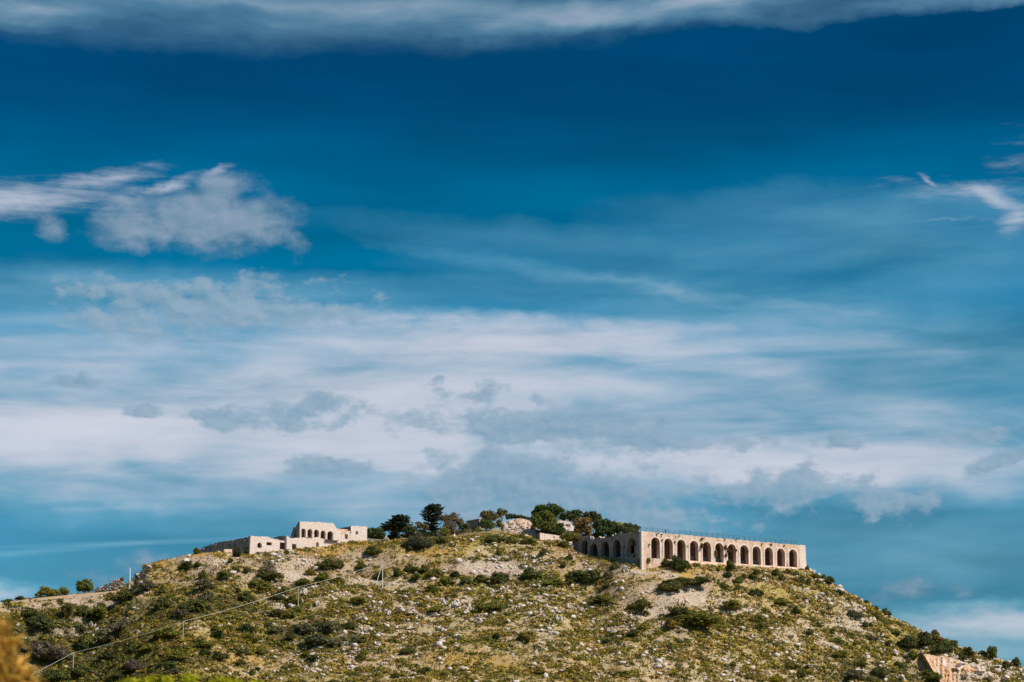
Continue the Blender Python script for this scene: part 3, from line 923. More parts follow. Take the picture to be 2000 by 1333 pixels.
def main_arcade():
    e = empty('arcaded_terrace', F1.o, 'long pale stone terrace carried on twelve tall arches on the hilltop', 'ruin', ANG)
    F = F1
    zt = F.front(1253.5, 1038)[1]
    x_end = F.front(1573.5, 1090)[0]
    c1, c12 = F.front(1280, 1070)[0], F.front(1548.6, 1090)[0]
    sp = (c12 - c1) / (NARCH - 1)
    z_top = F.front(1280, 1050)[1]; zo1 = F.front(1280, 1091)[1]; zo12 = F.front(1548.6, 1108)[1]
    hw = 1.72
    ops = []
    for i in range(NARCH):
        c = c1 + sp * i
        zo = zo1 + (zo12 - zo1) * i / (NARCH - 1)
        ops.append((c - hw, c + hw, zo, z_top - hw, True))
    xb = F.front(1561.5, 1085)[0]                 # end buttress starts here
    top = ragged(lambda x: zt, 0.20, 1.0, 1.1)
    zb = -9.0
    arch_wall(0.0, xb, zb, top, ops, 0.0, 1.5).build('front_wall', M_WALL, e)
    # end pier, a little proud and battered
    mb = MB()
    f0, f1 = xb - 0.004, x_end
    mb.poly((f0, -.25, zb), (f1 + .5, -.25, zb), (f1, -.02, zt + .15), (f0, -.02, zt + .15))
    mb.poly((f1 + .5, -.25, zb), (f1 + .5, 30, zb), (f1, 30, zt + .15), (f1, -.02, zt + .15))
    mb.poly((f0, -.25, zb), (f0, 1.5, zb), (f0, 1.5, zt + .15), (f0, -.02, zt + .15))
    mb.poly((f0, -.02, zt + .15), (f1, -.02, zt + .15), (f1, 30, zt + .15), (f0, 30, zt + .15))
    o = mb.build('end_buttress', M_PALE, e); tag(o, 'smooth pale buttress closing the arcade')
    # corner quoin strip at the near corner
    MB().box(-.10, .85, -.10, .85, zb, zt + .02).build('corner_quoin', M_PALE, e)
    for i, (a, b, zo, zs, _) in enumerate(ops):
        arch_band(a, b, max(zo, -1), zs, 0.0, 0.40 + 0.05 * (i % 2), 0.10).build('arch_surround', M_PALE, e, tuple(np.array([1.06, 1.06, 1.06]) * rng.uniform(.95, 1.04)))
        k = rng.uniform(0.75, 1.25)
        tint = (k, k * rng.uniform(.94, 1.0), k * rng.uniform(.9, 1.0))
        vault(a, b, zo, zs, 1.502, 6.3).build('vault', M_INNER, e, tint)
        dx = rng.uniform(-.5, .7); dh = rng.uniform(1.7, 2.5)
        c = (a + b) / 2 + dx
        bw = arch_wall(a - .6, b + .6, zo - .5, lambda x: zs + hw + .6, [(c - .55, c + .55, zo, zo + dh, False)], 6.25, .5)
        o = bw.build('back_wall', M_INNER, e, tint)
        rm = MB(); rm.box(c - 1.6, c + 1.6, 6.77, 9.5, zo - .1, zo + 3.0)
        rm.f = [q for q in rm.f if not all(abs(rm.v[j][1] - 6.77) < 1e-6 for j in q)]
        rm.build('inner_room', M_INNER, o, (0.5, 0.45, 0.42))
        # internal cross arch in the middle of the bay
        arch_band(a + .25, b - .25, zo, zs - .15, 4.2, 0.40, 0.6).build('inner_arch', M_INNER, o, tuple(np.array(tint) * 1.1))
        # low iron gate rails inside some bays
        if i in (3, 4, 5, 7, 8):
            g = MB()
            for q in np.linspace(a + .05, b - .05, 9): g.box(q - .03, q + .03, 1.30, 1.36, zo, zo + 1.15)
            g.box(a, b, 1.28, 1.38, zo + 1.15, zo + 1.23)
            g.build('gate', M_METAL, e)
    # side wall in shade
    tops = [(-.2, zt)]
    for (px, py) in ((1236, 1040.2), (1222, 1042), (1210, 1043.6), (1203, 1046), (1196, 1047.5), (1186, 1051), (1180, 1052), (1166, 1053), (1154, 1053.5), (1152.5, 1047.5), (1140, 1048), (1118, 1051.5)):
        tops.append(F.side(px, py))
    ylen = tops[-1][0]
    sops = []
    for (px, pt, pb, wpx) in ((1233.5, 1053, 1086, 17), (1204.5, 1055.5, 1089, 15), (1182, 1059, 1089, 15.5), (1159.5, 1063, 1088, 16), (1142, 1056, 1086, 12)):
        ya, yb2 = F.side(px + wpx / 2, pt)[0], F.side(px - wpx / 2, pt)[0]
        r = (yb2 - ya) / 2
        ztop = F.side(px, pt)[1]; zo = F.side(px, pb)[1]
        sops.append((ya, yb2, zo, ztop - r * .9, True))
    stop = ragged(polytop(sorted(tops)), 0.14, 4.0, 1.4)
    holder = link('side_wall', arch_wall(0.86, ylen, zb, stop, sorted(sops), 0.0, -1.3).mesh('side_wall'), M_SHADEWALL, e, (-.05, 0, 0), math.pi / 2)
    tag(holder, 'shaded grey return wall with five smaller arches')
    for i, (a, b, zo, zs, _) in enumerate(sops):
        if i not in (0, 4):
            arch_band(a, b, zo, zs, 0.0, 0.30, -0.10, jambs=False).build('arch_surround', M_SHADEWALL, holder, (1.35, 1.32, 1.28))
        if i == 0:
            # blocked arch with a ragged hole
            arch_wall(a - .1, b + .1, zo - .3, lambda x: zs + (b - a) / 2 + .1, [(a + (b - a) * .42, a + (b - a) * .85, zo + .8, zo + 3.0, True)], -.75, -.4).build('blocking_wall', M_SHADEWALL, holder, (.8, .74, .70))
        else:
            vault(a, b, zo, zs, -1.302, -6.0).build('vault', M_INNER, holder, (.8, .8, .8))
        bwall = MB(); bwall.box(a - .8, b + .8, -6.4, -5.98, zo - .5, zs + 3); bwall.build('back_wall', M_INNER, holder, (.7, .7, .7))
    # terrace floor
    MB().poly((.3, .3, zt - .12), (xb, .3, zt - .12), (xb, 30, zt - .12), (.3, 30, zt - .12)).build('terrace_floor', M_PALE, e)
    # rubble coping stones along the side wall
    for (px, py, w, h) in ((1155, 1050, 5, 7), (1168, 1050, 9, 6), (1176, 1050.5, 5, 5), (1194, 1046, 4, 5), (1199, 1043, 3, 5)):
        yl, zl = F.side(px, py)
        o = link('coping_stone', ROCKS[int(rng.integers(9))], None, e, (0.7, yl, zl), rng.uniform(0, 6)); o.scale = (w / 6.2, w / 6.2, h / 6.2)
    # railing
    r = empty('terrace_railing', F.o + np.array([0, 0, zt]), 'thin blue-grey metal railing along the edge of the arcade terrace', 'railing', ANG)
    xr1 = F.front(1557, 1060)[0]
    n = 30
    pm = MB().box(-.04, .04, -.04, .04, -.12, 1.45).mesh('post'); pm.materials.append(M_METAL)
    for i in range(n):
        link('post', pm, None, r, (0.15 + (xr1 - .15) * i / (n - 1), .45, 0))
    for z, t in ((1.43, .022), (1.10, .009), (.76, .009), (.40, .009), (.08, .012)):
        MB().box(.1, xr1, .45 - t, .45 + t, z - t, z + t).build('rail', M_METAL, r)
    bal = MB()
    for q in np.arange(.15, xr1, .22): bal.box(q - .005, q + .005, .445, .455, .08, 1.43)
    o = bal.build('baluster_infill', M_METAL, r); o['kind'] = 'stuff'
    # low rubble plinth in front of the arcade
    pl = empty('rubble_plinth', F.o, 'low broken ledge of pinkish masonry at the foot of the arcade', 'ledge', ANG)
    xs = np.linspace(F.front(1338, 1100)[0], x_end + 1.0, 60)
    prev = None
    mbp = MB()
    for k, x in enumerate(xs):
        zo = zo1 + (zo12 - zo1) * (x - c1) / (c12 - c1)
        d = 2.1 + 0.9 * mnoise.noise(Vector((x * .35, 3, 0))) + .35 * mnoise.noise(Vector((x * 1.7, 5, 0)))
        d = max(.35, d)
        zt2 = zo - .25 + .35 * mnoise.noise(Vector((x * .9, 8, 0)))
        cur = [(x, .05, zt2 + .1), (x, -d * .6, zt2), (x, -d, zt2 - .7), (x, -d - .5, zt2 - 2.0), (x, -d - .6, zt2 - 5)]
        if prev:
            for i in range(4): mbp.poly(prev[i], cur[i], cur[i + 1], prev[i + 1])
        prev = cur
    mbp.build('ledge_body', M_WALL, pl, (1.02, .98, .98))
    return zt, zo1, zo12, c1, sp, xr1


ARC = main_arcade()


# ------------------------------------------------------------------ the small arcade and the ruins around it
def small_temple():
    F = Frame(585, 1064, 752)
    e = empty('ruined_arcade_building', F.o, 'small roofless pale building with five narrow arches on the hilltop', 'ruin', ANG)
    q = F.front
    zt0 = q(588, 1019)[1]; x1 = q(657, 1024)[0]; zb = -5
    zf = q(592, 1050.5)[1]
    zs_top = q(592, 1032.5)[1]
    ops = []
    for i, (px, w) in enumerate(((592.3, 9), (605.3, 9), (618.1, 9), (631, 9), (645, 11))):
        c = q(px, 1042)[0]; hw = w / 2 / 5.15
        ops.append((c - hw, c + hw, zf, zs_top - hw - (.15 if i > 2 else 0), True))
    top = ragged(polytop([(0, q(588, 1019)[1]), (q(640, 1022)[0], q(640, 1022)[1] + .1), (q(652, 1022.5)[0], q(652, 1022.5)[1]), (q(655, 1026)[0], q(655, 1026)[1]), (x1, q(657, 1031)[1])]), .24, 2.0)
    arch_wall(0, x1, zb, top, ops, 0, .9).build('front_wall', M_PALE, e)
    for i, (a, b, zo, zs, _) in enumerate(ops):
        arch_band(a, b, zo, zs, 0, .16, .07).build('arch_surround', M_PALE, e, (1.03, 1.02, 1.0))
        vault(a, b, zo, zs, .902, 4.2, .05).build('vault', M_INNER, e, (1.5, 1.35, 1.3))
        bw = MB(); bw.box(a - .3, b + .3, 4.1, 4.5, zo - .4, zs + 1.6); bw.build('back_wall', M_INNER, e, (1.5, 1.35, 1.28))
    # broken left return wall, stepping down
    s = F.side
    st = [(-.02, zt0)] + [s(px, py) for (px, py) in ((583, 1020), (580, 1024), (578, 1029), (575, 1030), (573, 1036), (570, 1037), (568, 1046))]
    tp = ragged(polytop(sorted(st)), .25, 3.0, 1.8)
    yl = max(p[0] for p in st)
    aw = arch_wall(.05, yl, zb, tp, [(yl * .35, yl * .62, zf, zf + 1.9, True)], 0.0, -.8)
    o = link('side_wall', aw.mesh('side_wall'), M_SHADEWALL, e, (-.03, 0, 0), math.pi / 2); o.color = (1.1, 1.05, 1, 1)
    # right-hand curved ruin continuing the front
    xr = q(690, 1045)[0]
    top2 = ragged(polytop([(x1, q(657, 1031.5)[1]), (q(664, 1033)[0], q(664, 1033)[1]), (q(668, 1041)[0], q(668, 1041)[1]), (q(673, 1046)[0], q(673, 1046)[1]), (q(676, 1038)[0], q(676, 1038)[1]), (xr, q(690, 1038)[1])]), .15, 5.0)
    d0, d1 = q(674.5, 1045)[0], q(680.5, 1045)[0]
    arch_wall(x1 + .003, xr, zb, top2, [(d0, d1, q(677, 1053)[1], q(677, 1043.5)[1], False)], .25, .8).build('curved_wall', M_PALE, e, (1, .99, .98))
    MB().box(x1 + 1.0, q(684, 1040)[0], 1.4, 2.2, zb, q(664, 1032)[1]).build('rear_wall', M_WALL, e, (1.05, .95, .9))
    # dark bar in the slit below the right-hand arches
    MB().box(q(632, 1056)[0], q(656, 1056)[0], -1.5, -.02, q(640, 1057.4)[1], q(640, 1055.6)[1]).build('dark_slit_bar', M_DARKWOOD, e)
    # lower terrace wall under the arcade
    F2 = Frame(560, 1074, 748.5)
    e2 = empty('lower_terrace_wall', F2.o, 'pale terrace wall with dark doorway under the five small arches', 'ruin', ANG)
    q2 = F2.front
    tp2 = ragged(polytop([q2(560, 1047), q2(563, 1047), q2(564, 1052), q2(573, 1052), q2(574, 1050.5), q2(612, 1051), q2(614, 1049), q2(622, 1049), q2(624, 1052), q2(634, 1052.5), q2(635, 1057), q2(661, 1058)]), .25, 6.0)
    da, db = q2(570.5, 1068)[0], q2(579, 1068)[0]; na, nb = q2(617.3, 1064)[0], q2(623, 1064)[0]
    arch_wall(q2(560, 1060)[0], q2(661, 1060)[0], -5, tp2, [(da, db, q2(575, 1074)[1] - .6, q2(575, 1063)[1], False), (na, nb, q2(620, 1069)[1] - .5, q2(620, 1062.5)[1], True)], 0, 1.2).build('front_wall', M_PALE, e2, (1, .985, .98))
    MB().box(da - .5, db + .5, 1.25, 3.2, -1.5, 3.2).build('doorway_shade', M_SHADEWALL, e2, (.8, .8, .8))
    MB().box(na - .5, nb + .5, 1.25, 2.2, -1.0, 3.2).build('niche_back', M_SHADEWALL, e2)
    # shaded cross wall with plants on top
    s2 = F2.side
    y1_ = s2(534, 1052)[0]
    arch_wall(.05, y1_, -4, polytop([(0, s2(559.5, 1047)[1]), (s2(545, 1047.5)[0], s2(545, 1047.5)[1]), (y1_, s2(534, 1051)[1])]), [], 0, -.7)
    w = link('cross_wall', arch_wall(.05, y1_, -4, polytop([(0, s2(559.5, 1047)[1]), (s2(545, 1047.5)[0], s2(545, 1047.5)[1]), (y1_, s2(534, 1051)[1])]), [], 0, -.7).mesh('cross_wall'), M_SHADEWALL, e2, (-.02, 0, 0), math.pi / 2)
    # long front wall with the round hole
    F3 = Frame(489, 1084, 742)
    e3 = empty('pierced_wall', F3.o, 'tall pale wall with a round hole and a ragged gap at the lower ruin', 'ruin', ANG)
    q3 = F3.front; s3 = F3.side
    tp3 = ragged(polytop([q3(490.5, 1047.5), q3(530, 1049.5), q3(532, 1052.5), q3(538, 1053), q3(546, 1056), q3(561, 1057)]), .26, 7.0)
    xh, zh = q3(507, 1066); rh = .78
    d0, d1 = q3(546.5, 1066)[0], q3(558.5, 1066)[0]
    n0, n1 = q3(520.5, 1062)[0], q3(531, 1062)[0]
    mb = arch_wall(0, q3(561, 1060)[0], -6, tp3, [(xh - rh, xh + rh, zh - .7, zh + .15, True), (n0, n1, q3(526, 1065.5)[1], q3(526, 1059.5)[1], False), (d0, d1, q3(552, 1073.5)[1], q3(552, 1060)[1], False)], 0, .9)
    mb.build('front_wall', M_PALE, e3)
    MB().poly((-.7, .1, -6), (0, -.012, -6), (0, -.012, tp3(0.0)), (-.02, .1, tp3(0.0))).build('battered_edge', M_PALE, e3)
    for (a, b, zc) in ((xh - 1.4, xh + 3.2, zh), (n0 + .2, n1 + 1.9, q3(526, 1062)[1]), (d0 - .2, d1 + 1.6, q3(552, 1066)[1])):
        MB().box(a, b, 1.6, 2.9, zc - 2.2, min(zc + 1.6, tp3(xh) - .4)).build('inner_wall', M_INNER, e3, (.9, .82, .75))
    # long shaded wall running back from it
    F4 = F3
    e4 = empty('shaded_long_wall', F3.o, 'long grey shaded wall running back behind the golden grass', 'wall', ANG)
    st4 = sorted([s3(px, py) for (px, py) in ((489, 1048.5), (470, 1052), (450, 1056), (430, 1059.5), (412, 1064), (400, 1068.5), (392, 1074), (386, 1079))])
    w4 = arch_wall(.05, st4[-1][0], -3, ragged(polytop(st4), .45, 8.0, .9), [], 0, -.8, .9)
    link('wall_body', w4.mesh('wall_body'), M_SHADEWALL, e4, (.02, .92, 0), math.pi / 2).color = (.85, .85, .88, 1)
    for i in range(9):
        k = i / 8
        yl, zl = s3(484 - 92 * k, 1050 + 19 * k)
        o = link('buttress_stub', ROCKS[i], None, e4, (-.15, yl + 1, zl - .7 - rng.uniform(0, 1.0))); o.scale = (.7, 1.5, rng.uniform(.6, 1.5)); o.color = (.45, .43, .42, 1)
    p = ground_at(478, 1066)
    # stub of pink wall and buttress by the dark bush
    F5 = Frame(438, 1089, 741)
    e5 = empty('pink_wall_stub', F5.o, 'short pink plastered wall stub beside the dark round shrub', 'wall', ANG)
    q5 = F5.front
    arch_wall(0, q5(453, 1085)[0], -3, ragged(polytop([q5(438, 1073), q5(453, 1073.5)]), .05, 9.0), [], 0, 1.0).build('wall_body', M_PALE, e5, (1.05, .9, .85))
    b = MB(); xx = q5(473, 1080)[0]
    b.poly((xx, 0, -3), (xx + 2.2, 0, -3), (xx + .9, .4, q5(474, 1074)[1]), (xx + .2, .4, q5(474, 1073)[1])); b.poly((xx, 0, -3), (xx + .2, .4, q5(474, 1073)[1]), (xx, 2, -3))
    b.poly((xx + 2.2, 0, -3), (xx + .9, .4, q5(474, 1074)[1]), (xx + 2.2, 2, -3))
    b.build('buttress', M_PALE, e5)
    def rubble_on(par, x0, x1, topf, n, size=(.35, .8)):
        for i in range(n):
            x = rng.uniform(x0, x1)
            if i % 3:
                p = (x, rng.uniform(.1, .6), topf(x) + rng.uniform(-.1, .12)); k = rng.uniform(*size) * .8
            else:
                w_ = par.matrix_basis @ Vector((x, -rng.uniform(.4, 1.4), 0)); p = par.matrix_basis.inverted() @ Vector((w_.x, w_.y, float(H(w_.x, w_.y)) + .1)); k = rng.uniform(*size)
            o = link('fallen_stone' if i % 3 == 0 else 'coping_stone', ROCKS[i % 9], None, par, p, rng.uniform(0, 6)); o.scale = (k * 1.3, k, k * .8); t_ = rng.uniform(.75, 1.02); o.color = (t_, t_, t_, 1)
    rubble_on(e, 0.2, x1, top, 16); rubble_on(e, x1, xr, top2, 10); rubble_on(e2, .5, q2(660, 1060)[0], tp2, 20); rubble_on(e3, .5, q3(560, 1060)[0], tp3, 16)
    # square ruin at the right end
    F6 = Frame(685, 1056, 764)
    e6 = empty('square_ruin', F6.o, 'square pale roofless ruin with one small window beside the trees', 'ruin', ANG)
    q6 = F6.front; s6 = F6.side
    xa = q6(717, 1040)[0]; zt = q6(687, 1027.5)[1]
    wa, wb = q6(695, 1042)[0], q6(699.5, 1042)[0]
    arch_wall(0, xa, -4, ragged(polytop([(0, zt), q6(716, 1029)]), .22, 10.0), [(wa, wb, q6(697, 1044)[1], q6(697, 1040)[1], True)], 0, .9).build('front_wall', M_PALE, e6)
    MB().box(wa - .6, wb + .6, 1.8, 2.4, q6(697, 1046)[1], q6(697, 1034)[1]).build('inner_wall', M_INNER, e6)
    link('side_wall', arch_wall(.05, s6(660, 1033)[0], -4, polytop([(0, zt), s6(683, 1029), s6(672, 1030.5), s6(660, 1033)]), [], 0, -.7).mesh('side_wall'), M_SHADEWALL, e6, (-.02, 0, 0), math.pi / 2).color = (.7, .72, .75, 1)
    MB().box(xa - .6, xa - .01, .91, 9, -4, zt - .3).build('rear_side_wall', M_PALE, e6)


small_temple()


def hilltop_walls():
    # low box-shaped wall left of the big arcade
    F = Frame(1054.5, 1056, 768)
    e = empty('box_wall', F.o, 'low box-shaped pale wall below the big leafy tree', 'wall', ANG)
    q, s = F.front, F.side
    zt = q(1054.5, 1041)[1]; x1 = q(1094, 1050)[0]
    h0, h1 = q(1081, 1050)[0], q(1083.5, 1050)[0]
    arch_wall(0, x1, -5, ragged(polytop([(0, zt), (x1, q(1094, 1047)[1])]), .07, 11.0), [(h0, h1, q(1082, 1052)[1], q(1082, 1049)[1], True)], 0, .7).build('front_wall', M_PALE, e, (1.02, .97, .95))
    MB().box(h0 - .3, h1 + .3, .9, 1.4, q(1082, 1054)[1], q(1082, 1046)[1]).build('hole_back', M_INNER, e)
    link('side_wall', arch_wall(.05, s(1039.5, 1041.5)[0], -5, lambda x: zt - .05, [], 0, -.7).mesh('side_wall'), M_SHADEWALL, e, (-.02, 0, 0), math.pi / 2).color = (.9, .9, .9, 1)
    # small building behind the round bush
    F = Frame(936, 1046, 790)
    e = empty('flat_roofed_hut', F.o, 'small grey flat-roofed hut partly hidden by the clipped round bush', 'hut', ANG)
    q, s = F.front, F.side
    zt = q(936, 1014.5)[1]
    MB().box(0, q(944, 1020)[0], 0, .6, -2, zt).build('front_wall', M_PALE, e)
    link('side_wall', arch_wall(.05, s(911, 1019)[0], -2, lambda x: zt - .05, [], 0, -.6).mesh('side_wall'), M_SHADEWALL, e, (-.02, 0, 0), math.pi / 2).color = (.75, .78, .8, 1)
    MB().box(-.25, q(944, 1020)[0] + .2, -.2, s(911, 1019)[0] + .3, zt + .01, zt + .22).build('roof_slab', M_PALE, e, (.8, .85, .9))

    # rubble podium of the temple
    def mound(name, label, outline, y, depth, bumps, mat, seed, ybase):
        r = np.random.default_rng(seed)
        xs = np.linspace(outline[0][0], outline[-1][0], 34)
        tops = np.interp(xs, [p[0] for p in outline], [p[1] for p in outline])
        rows = 12
        V = []
        for j in range(rows + 1):
            k = j / rows
            for i, px in enumerate(xs):
                py = tops[i] + (ybase - tops[i]) * k + (mnoise.noise(Vector((px * .15, k * 6, seed))) * 1.2 if 0 < j < rows else 0)
                yy = y - depth * k ** 1.2 + bumps * (mnoise.noise(Vector((px * .22, k * 5, seed + 3))) + .6 * mnoise.noise(Vector((px * .7, k * 14, seed + 5))))
                V.append(P(px, py, yy))
        for i, px in enumerate(xs):       # crown going back
            V.append(P(px, tops[i], y) + np.array([0, 7, -.8]))
        n = len(xs)
        V = np.array(V)
        V = np.concatenate([V[-n:], V[:-n]])
        F_ = [(j * n + i, j * n + i + 1, (j + 1) * n + i + 1, (j + 1) * n + i) for j in range(rows + 1) for i in range(n - 1)]
        base = V.mean(0); base[2] = V[:, 2].min()
        ee = empty(name, base, label, 'ruin')
        link('rubble_core', np_mesh(name, V - base, np.array(F_)), mat, ee, color=(.86, .84, .82))
        return ee, base
    e, base = mound('ruined_podium', 'pale mound of ruined temple masonry on the summit', [(976, 1034), (986, 1020), (1000, 1016), (1010, 1013), (1020, 1013), (1030, 1016), (1042, 1018), (1048, 1020)], 786, 13, 1.3, M_WALL, 5, 1060)
    for i in range(34):
        px = rng.uniform(992, 1034); k = rng.uniform(.12, .9)
        p = P(px, 1017 + 26 * k, 786 - 11 * k ** 1.2 - .3) - base
        o = link('stone', ROCKS[i % 9], None, e, p, rng.uniform(0, 6)); s_ = rng.uniform(.5, 1.3); o.scale = (s_ * 1.3, s_, s_ * .7)
    MB().box(-5.4, 6.0, 2.0, 6, 5.0, 5.9, .12, rng).build('masonry_course', M_PALE, e, loc=(0.6, 4.5, 0.2))
    e, base = mound('rubble_bank', 'pale rubble bank between the big leafy tree and the reddish tree', [(1084, 1018), (1092, 1017), (1104, 1018), (1114, 1020), (1121, 1030)], 784, 11, 1.0, M_ROCK, 9, 1062)
    for i in range(8):
        p = P(rng.uniform(1092, 1116), rng.uniform(1022, 1038), 779) - base
        o = link('stone', ROCKS[i % 9], None, e, p, rng.uniform(0, 6)); s_ = rng.uniform(.6, 1.3); o.scale = (s_ * 1.2, s_, s_ * .8)
    # thin timber beam above it (viewing platform edge)
    a, b = P(1088, 1017, 786), P(1122, 1019, 786)
    be = empty('platform_edge', a, 'dark timber walkway edge above the rubble bank', 'walkway')
    MB().tube([(0, 0, 0), tuple(b - a)], .13).build('beam', M_DARKWOOD, be)
    for k in (0.1, .5, .9):
        p = (b - a) * k
        MB().tube([tuple(p + np.array([0, 0, -3])), tuple(p + np.array([0, 0, 0.9]))], .06).build('post', M_DARKWOOD, be)


hilltop_walls()


# ------------------------------------------------------------------ trees
def tree(name, label, px, pbase, y, lobes_px, tone, leaf=0.34, per=20, trunk_r=.28, jitter=.7, cat='tree', core=.75, trunk_top=None, aspect=.6, group=None):
    """lobes_px: (px, py, rx px, ry px) crown lumps; foot of the trunk at (px, pbase) at distance y."""
    r = np.random.default_rng(sum(map(ord, label)))
    s = pxm(y)
    foot = P(px, pbase, y)
    gz = float(H(foot[0], foot[1]))
    foot[2] = min(foot[2], gz + .0) if foot[2] > gz else foot[2] 
    e = empty(name, foot, label, cat, group=group)
    lobes = []
    for i, (a, b, rx, ry) in enumerate(lobes_px):
        p = P(a, b, y + r.uniform(-.5, .5) * rx / s) - foot
        R = rx / s; Z = ry / s
        lobes.append((p, (R, R * .9, Z)))
        for _ in range(4):      # secondary lumps give an uneven outline
            d = r.normal(size=3); d /= np.linalg.norm(d)
            lobes.append((p + d * np.array([R, R, Z]) * .72, (R * .42, R * .42, Z * .45)))
    v, f = lobed_foliage(lobes, per * 4, leaf, r, core, .25, jitter, aspect)
    link('crown', np_mesh('crown', v, f), M_LEAF, e, color=tuple(2.4 * t_ for t_ in tone))
    mb = MB()
    c = np.mean([l[0] for l in lobes], 0)
    bot = np.array([0, 0, -.6]); fork = np.array([c[0] * .4, 0, max(.8, c[2] * .45)])
    mb.tube([bot, fork * .5 + np.array([.1, 0, 0]), fork], [trunk_r, trunk_r * .8, trunk_r * .6])
    for (p, R) in lobes[::5]:
        mid = (fork + p) / 2 + r.normal(size=3) * .2
        mb.tube([fork, mid, p], [trunk_r * .5, trunk_r * .35, trunk_r * .12], 5)
    mb.build('trunk', M_BARK, e)
    return e


def cedar(name, label, px, pbase, y, tiers, tone, spread_up=0.0):
    """tiers: (py, left px, right px): horizontal plates of needles."""
    r = np.random.default_rng(sum(map(ord, label)))
    s = pxm(y)
    foot = P(px, pbase, y)
    gz = float(H(foot[0], foot[1]))
    foot[2] = min(foot[2], gz)
    e = empty(name, foot, label, 'tree')
    V, F_, off = [], [], 0
    wood = MB()
    ztop = P(px, tiers[0][0], y)[2] - foot[2]
    wood.tube([(0, 0, -.6), (0.05, 0, ztop * .5), (0, 0, ztop)], [.38, .26, .06])
    for (py, xl, xr) in tiers:
        z = P(px, py, y)[2] - foot[2]
        nb = 15
        for k in range(nb):
            a = 2 * math.pi * k / nb + r.uniform(-.25, .25)
            reach = ((xr - px) if math.cos(a) > 0 else (px - xl)) / s * r.uniform(.72, 1.06)
            reach = max(reach, .4)
            dirv = np.array([math.cos(a), math.sin(a) * .9, 0])
            tip = dirv * reach + np.array([0, 0, z + spread_up * reach * r.uniform(.6, 1.3) + r.uniform(-.15, .15)])
            root = np.array([0, 0, z - .25])
            wood.tube([tuple(root), tuple((root + tip) / 2 + np.array([0, 0, .05])), tuple(tip)], [.07, .05, .02], 4)
            m = int(16 + reach * 13)
            t = r.uniform(.12, 1.03, m) ** .8
            c = root + (tip - root) * t[:, None] + r.normal(size=(m, 3)) * np.array([.30, .30, .13]) * (1.05 - .4 * t)[:, None]
            n = r.normal(size=(m, 3)) * .55 + np.array([0, 0, 1])
            v, f = leaf_quads(c, n, .30, r, .55)
            V.append(v); F_.append(f + off); off += len(v)
    link('crown', np_mesh('crown', np.concatenate(V), np.concatenate(F_)), M_LEAF, e, color=tone)
    wood.build('trunk', M_BARK, e)
    return e


CED = (0.052, 0.068, 0.036)
cedar('cedar_tree', 'flat-topped dark cedar with level tiers beside the square ruin', 776, 1046, 778, [(1009, 766, 798), (1013, 764, 802), (1017, 757, 802), (1021, 750, 806), (1025, 744, 806), (1029, 744, 800), (1033, 752, 796)], CED, .02)
cedar('cedar_tree', 'tall dark cedar with upswept branches at the middle of the summit', 843, 1050, 782, [(988, 838, 850), (992, 832, 862), (997, 828, 866), (1002, 824, 869), (1007, 822, 868), (1013, 818, 864), (1019, 824, 862), (1025, 826, 860), (1031, 828, 858), (1036, 830, 856)], CED, .30)
tree('broadleaf_tree', 'dark round leafy tree touching the square ruin', 733, 1058, 771, [(725, 1043, 12, 11), (738, 1041, 12, 10), (745, 1046, 8, 8), (730, 1049, 13, 7)], (0.032, 0.046, 0.015), .32, 22)
tree('broadleaf_tree', 'brown twiggy tree next to the tall cedar', 882, 1048, 780, [(872, 1018, 13, 13), (886, 1015, 13, 12), (897, 1024, 10, 10), (880, 1028, 16, 8), (905, 1030, 8, 7)], (0.085, 0.060, 0.030), .26, 24, core=.5, jitter=1.3, aspect=.45)
tree('small_tree', 'dark low bushy tree below the flat-topped cedar', 800, 1050, 775, [(796, 1034, 11, 9), (806, 1036, 9, 8)], (0.036, 0.042, 0.016), .30, 22)
tree('small_tree', 'brownish low tree between the two cedars', 822, 1050, 780, [(818, 1027, 9, 8), (828, 1031, 9, 8)], (0.085, 0.065, 0.028), .3, 16, core=.5)
tree('small_tree', 'grey shaded thicket under the flat-topped cedar', 765, 1052, 780, [(755, 1033, 10, 8), (772, 1036, 14, 8), (785, 1034, 10, 9)], (0.060, 0.056, 0.028), .3, 18)
tree('small_tree', 'rounded olive bush behind the white boulders of the summit', 868, 1052, 775, [(866, 1037, 9, 8), (872, 1042, 8, 8)], (0.095, 0.09, 0.02), .28, 22)
tree('small_tree', 'dark green bushy tree at the foot of the brown tree', 905, 1046, 778, [(903, 1031, 8, 6), (911, 1029, 7, 6)], (0.045, 0.055, 0.018), .28, 20)
tree('small_tree', 'clipped round dark green bush in front of the grey hut', 950, 1045, 775, [(944, 1025, 10, 9), (955, 1026, 10, 9), (950, 1028, 12, 9)], (0.036, 0.056, 0.013), .24, 34, jitter=.5)
tree('broadleaf_tree', 'brown-tinged olive tree above the clipped round bush', 955, 1030, 792, [(947, 1007, 9, 8), (958, 1006, 9, 9), (966, 1010, 8, 8), (955, 1014, 14, 6)], (0.075, 0.062, 0.022), .30, 18, core=.6, jitter=1.0)
tree('broadleaf_tree', 'feathery upright olive tree at the edge of the podium', 980, 1030, 795, [(977, 1001, 7, 8), (984, 1003, 8, 8), (974, 1009, 8, 7)], (0.070, 0.066, 0.024), .28, 18, core=.5, jitter=1.1)
tree('conifer_hedge', 'low dark conifer hedge behind the pale podium', 1008, 1030, 800, [(994, 1010, 8, 6), (1004, 1009, 9, 5), (1014, 1011, 9, 5), (1024, 1012, 8, 4), (1031, 1014, 6, 3)], (0.030, 0.042, 0.020), .26, 24, cat='hedge')
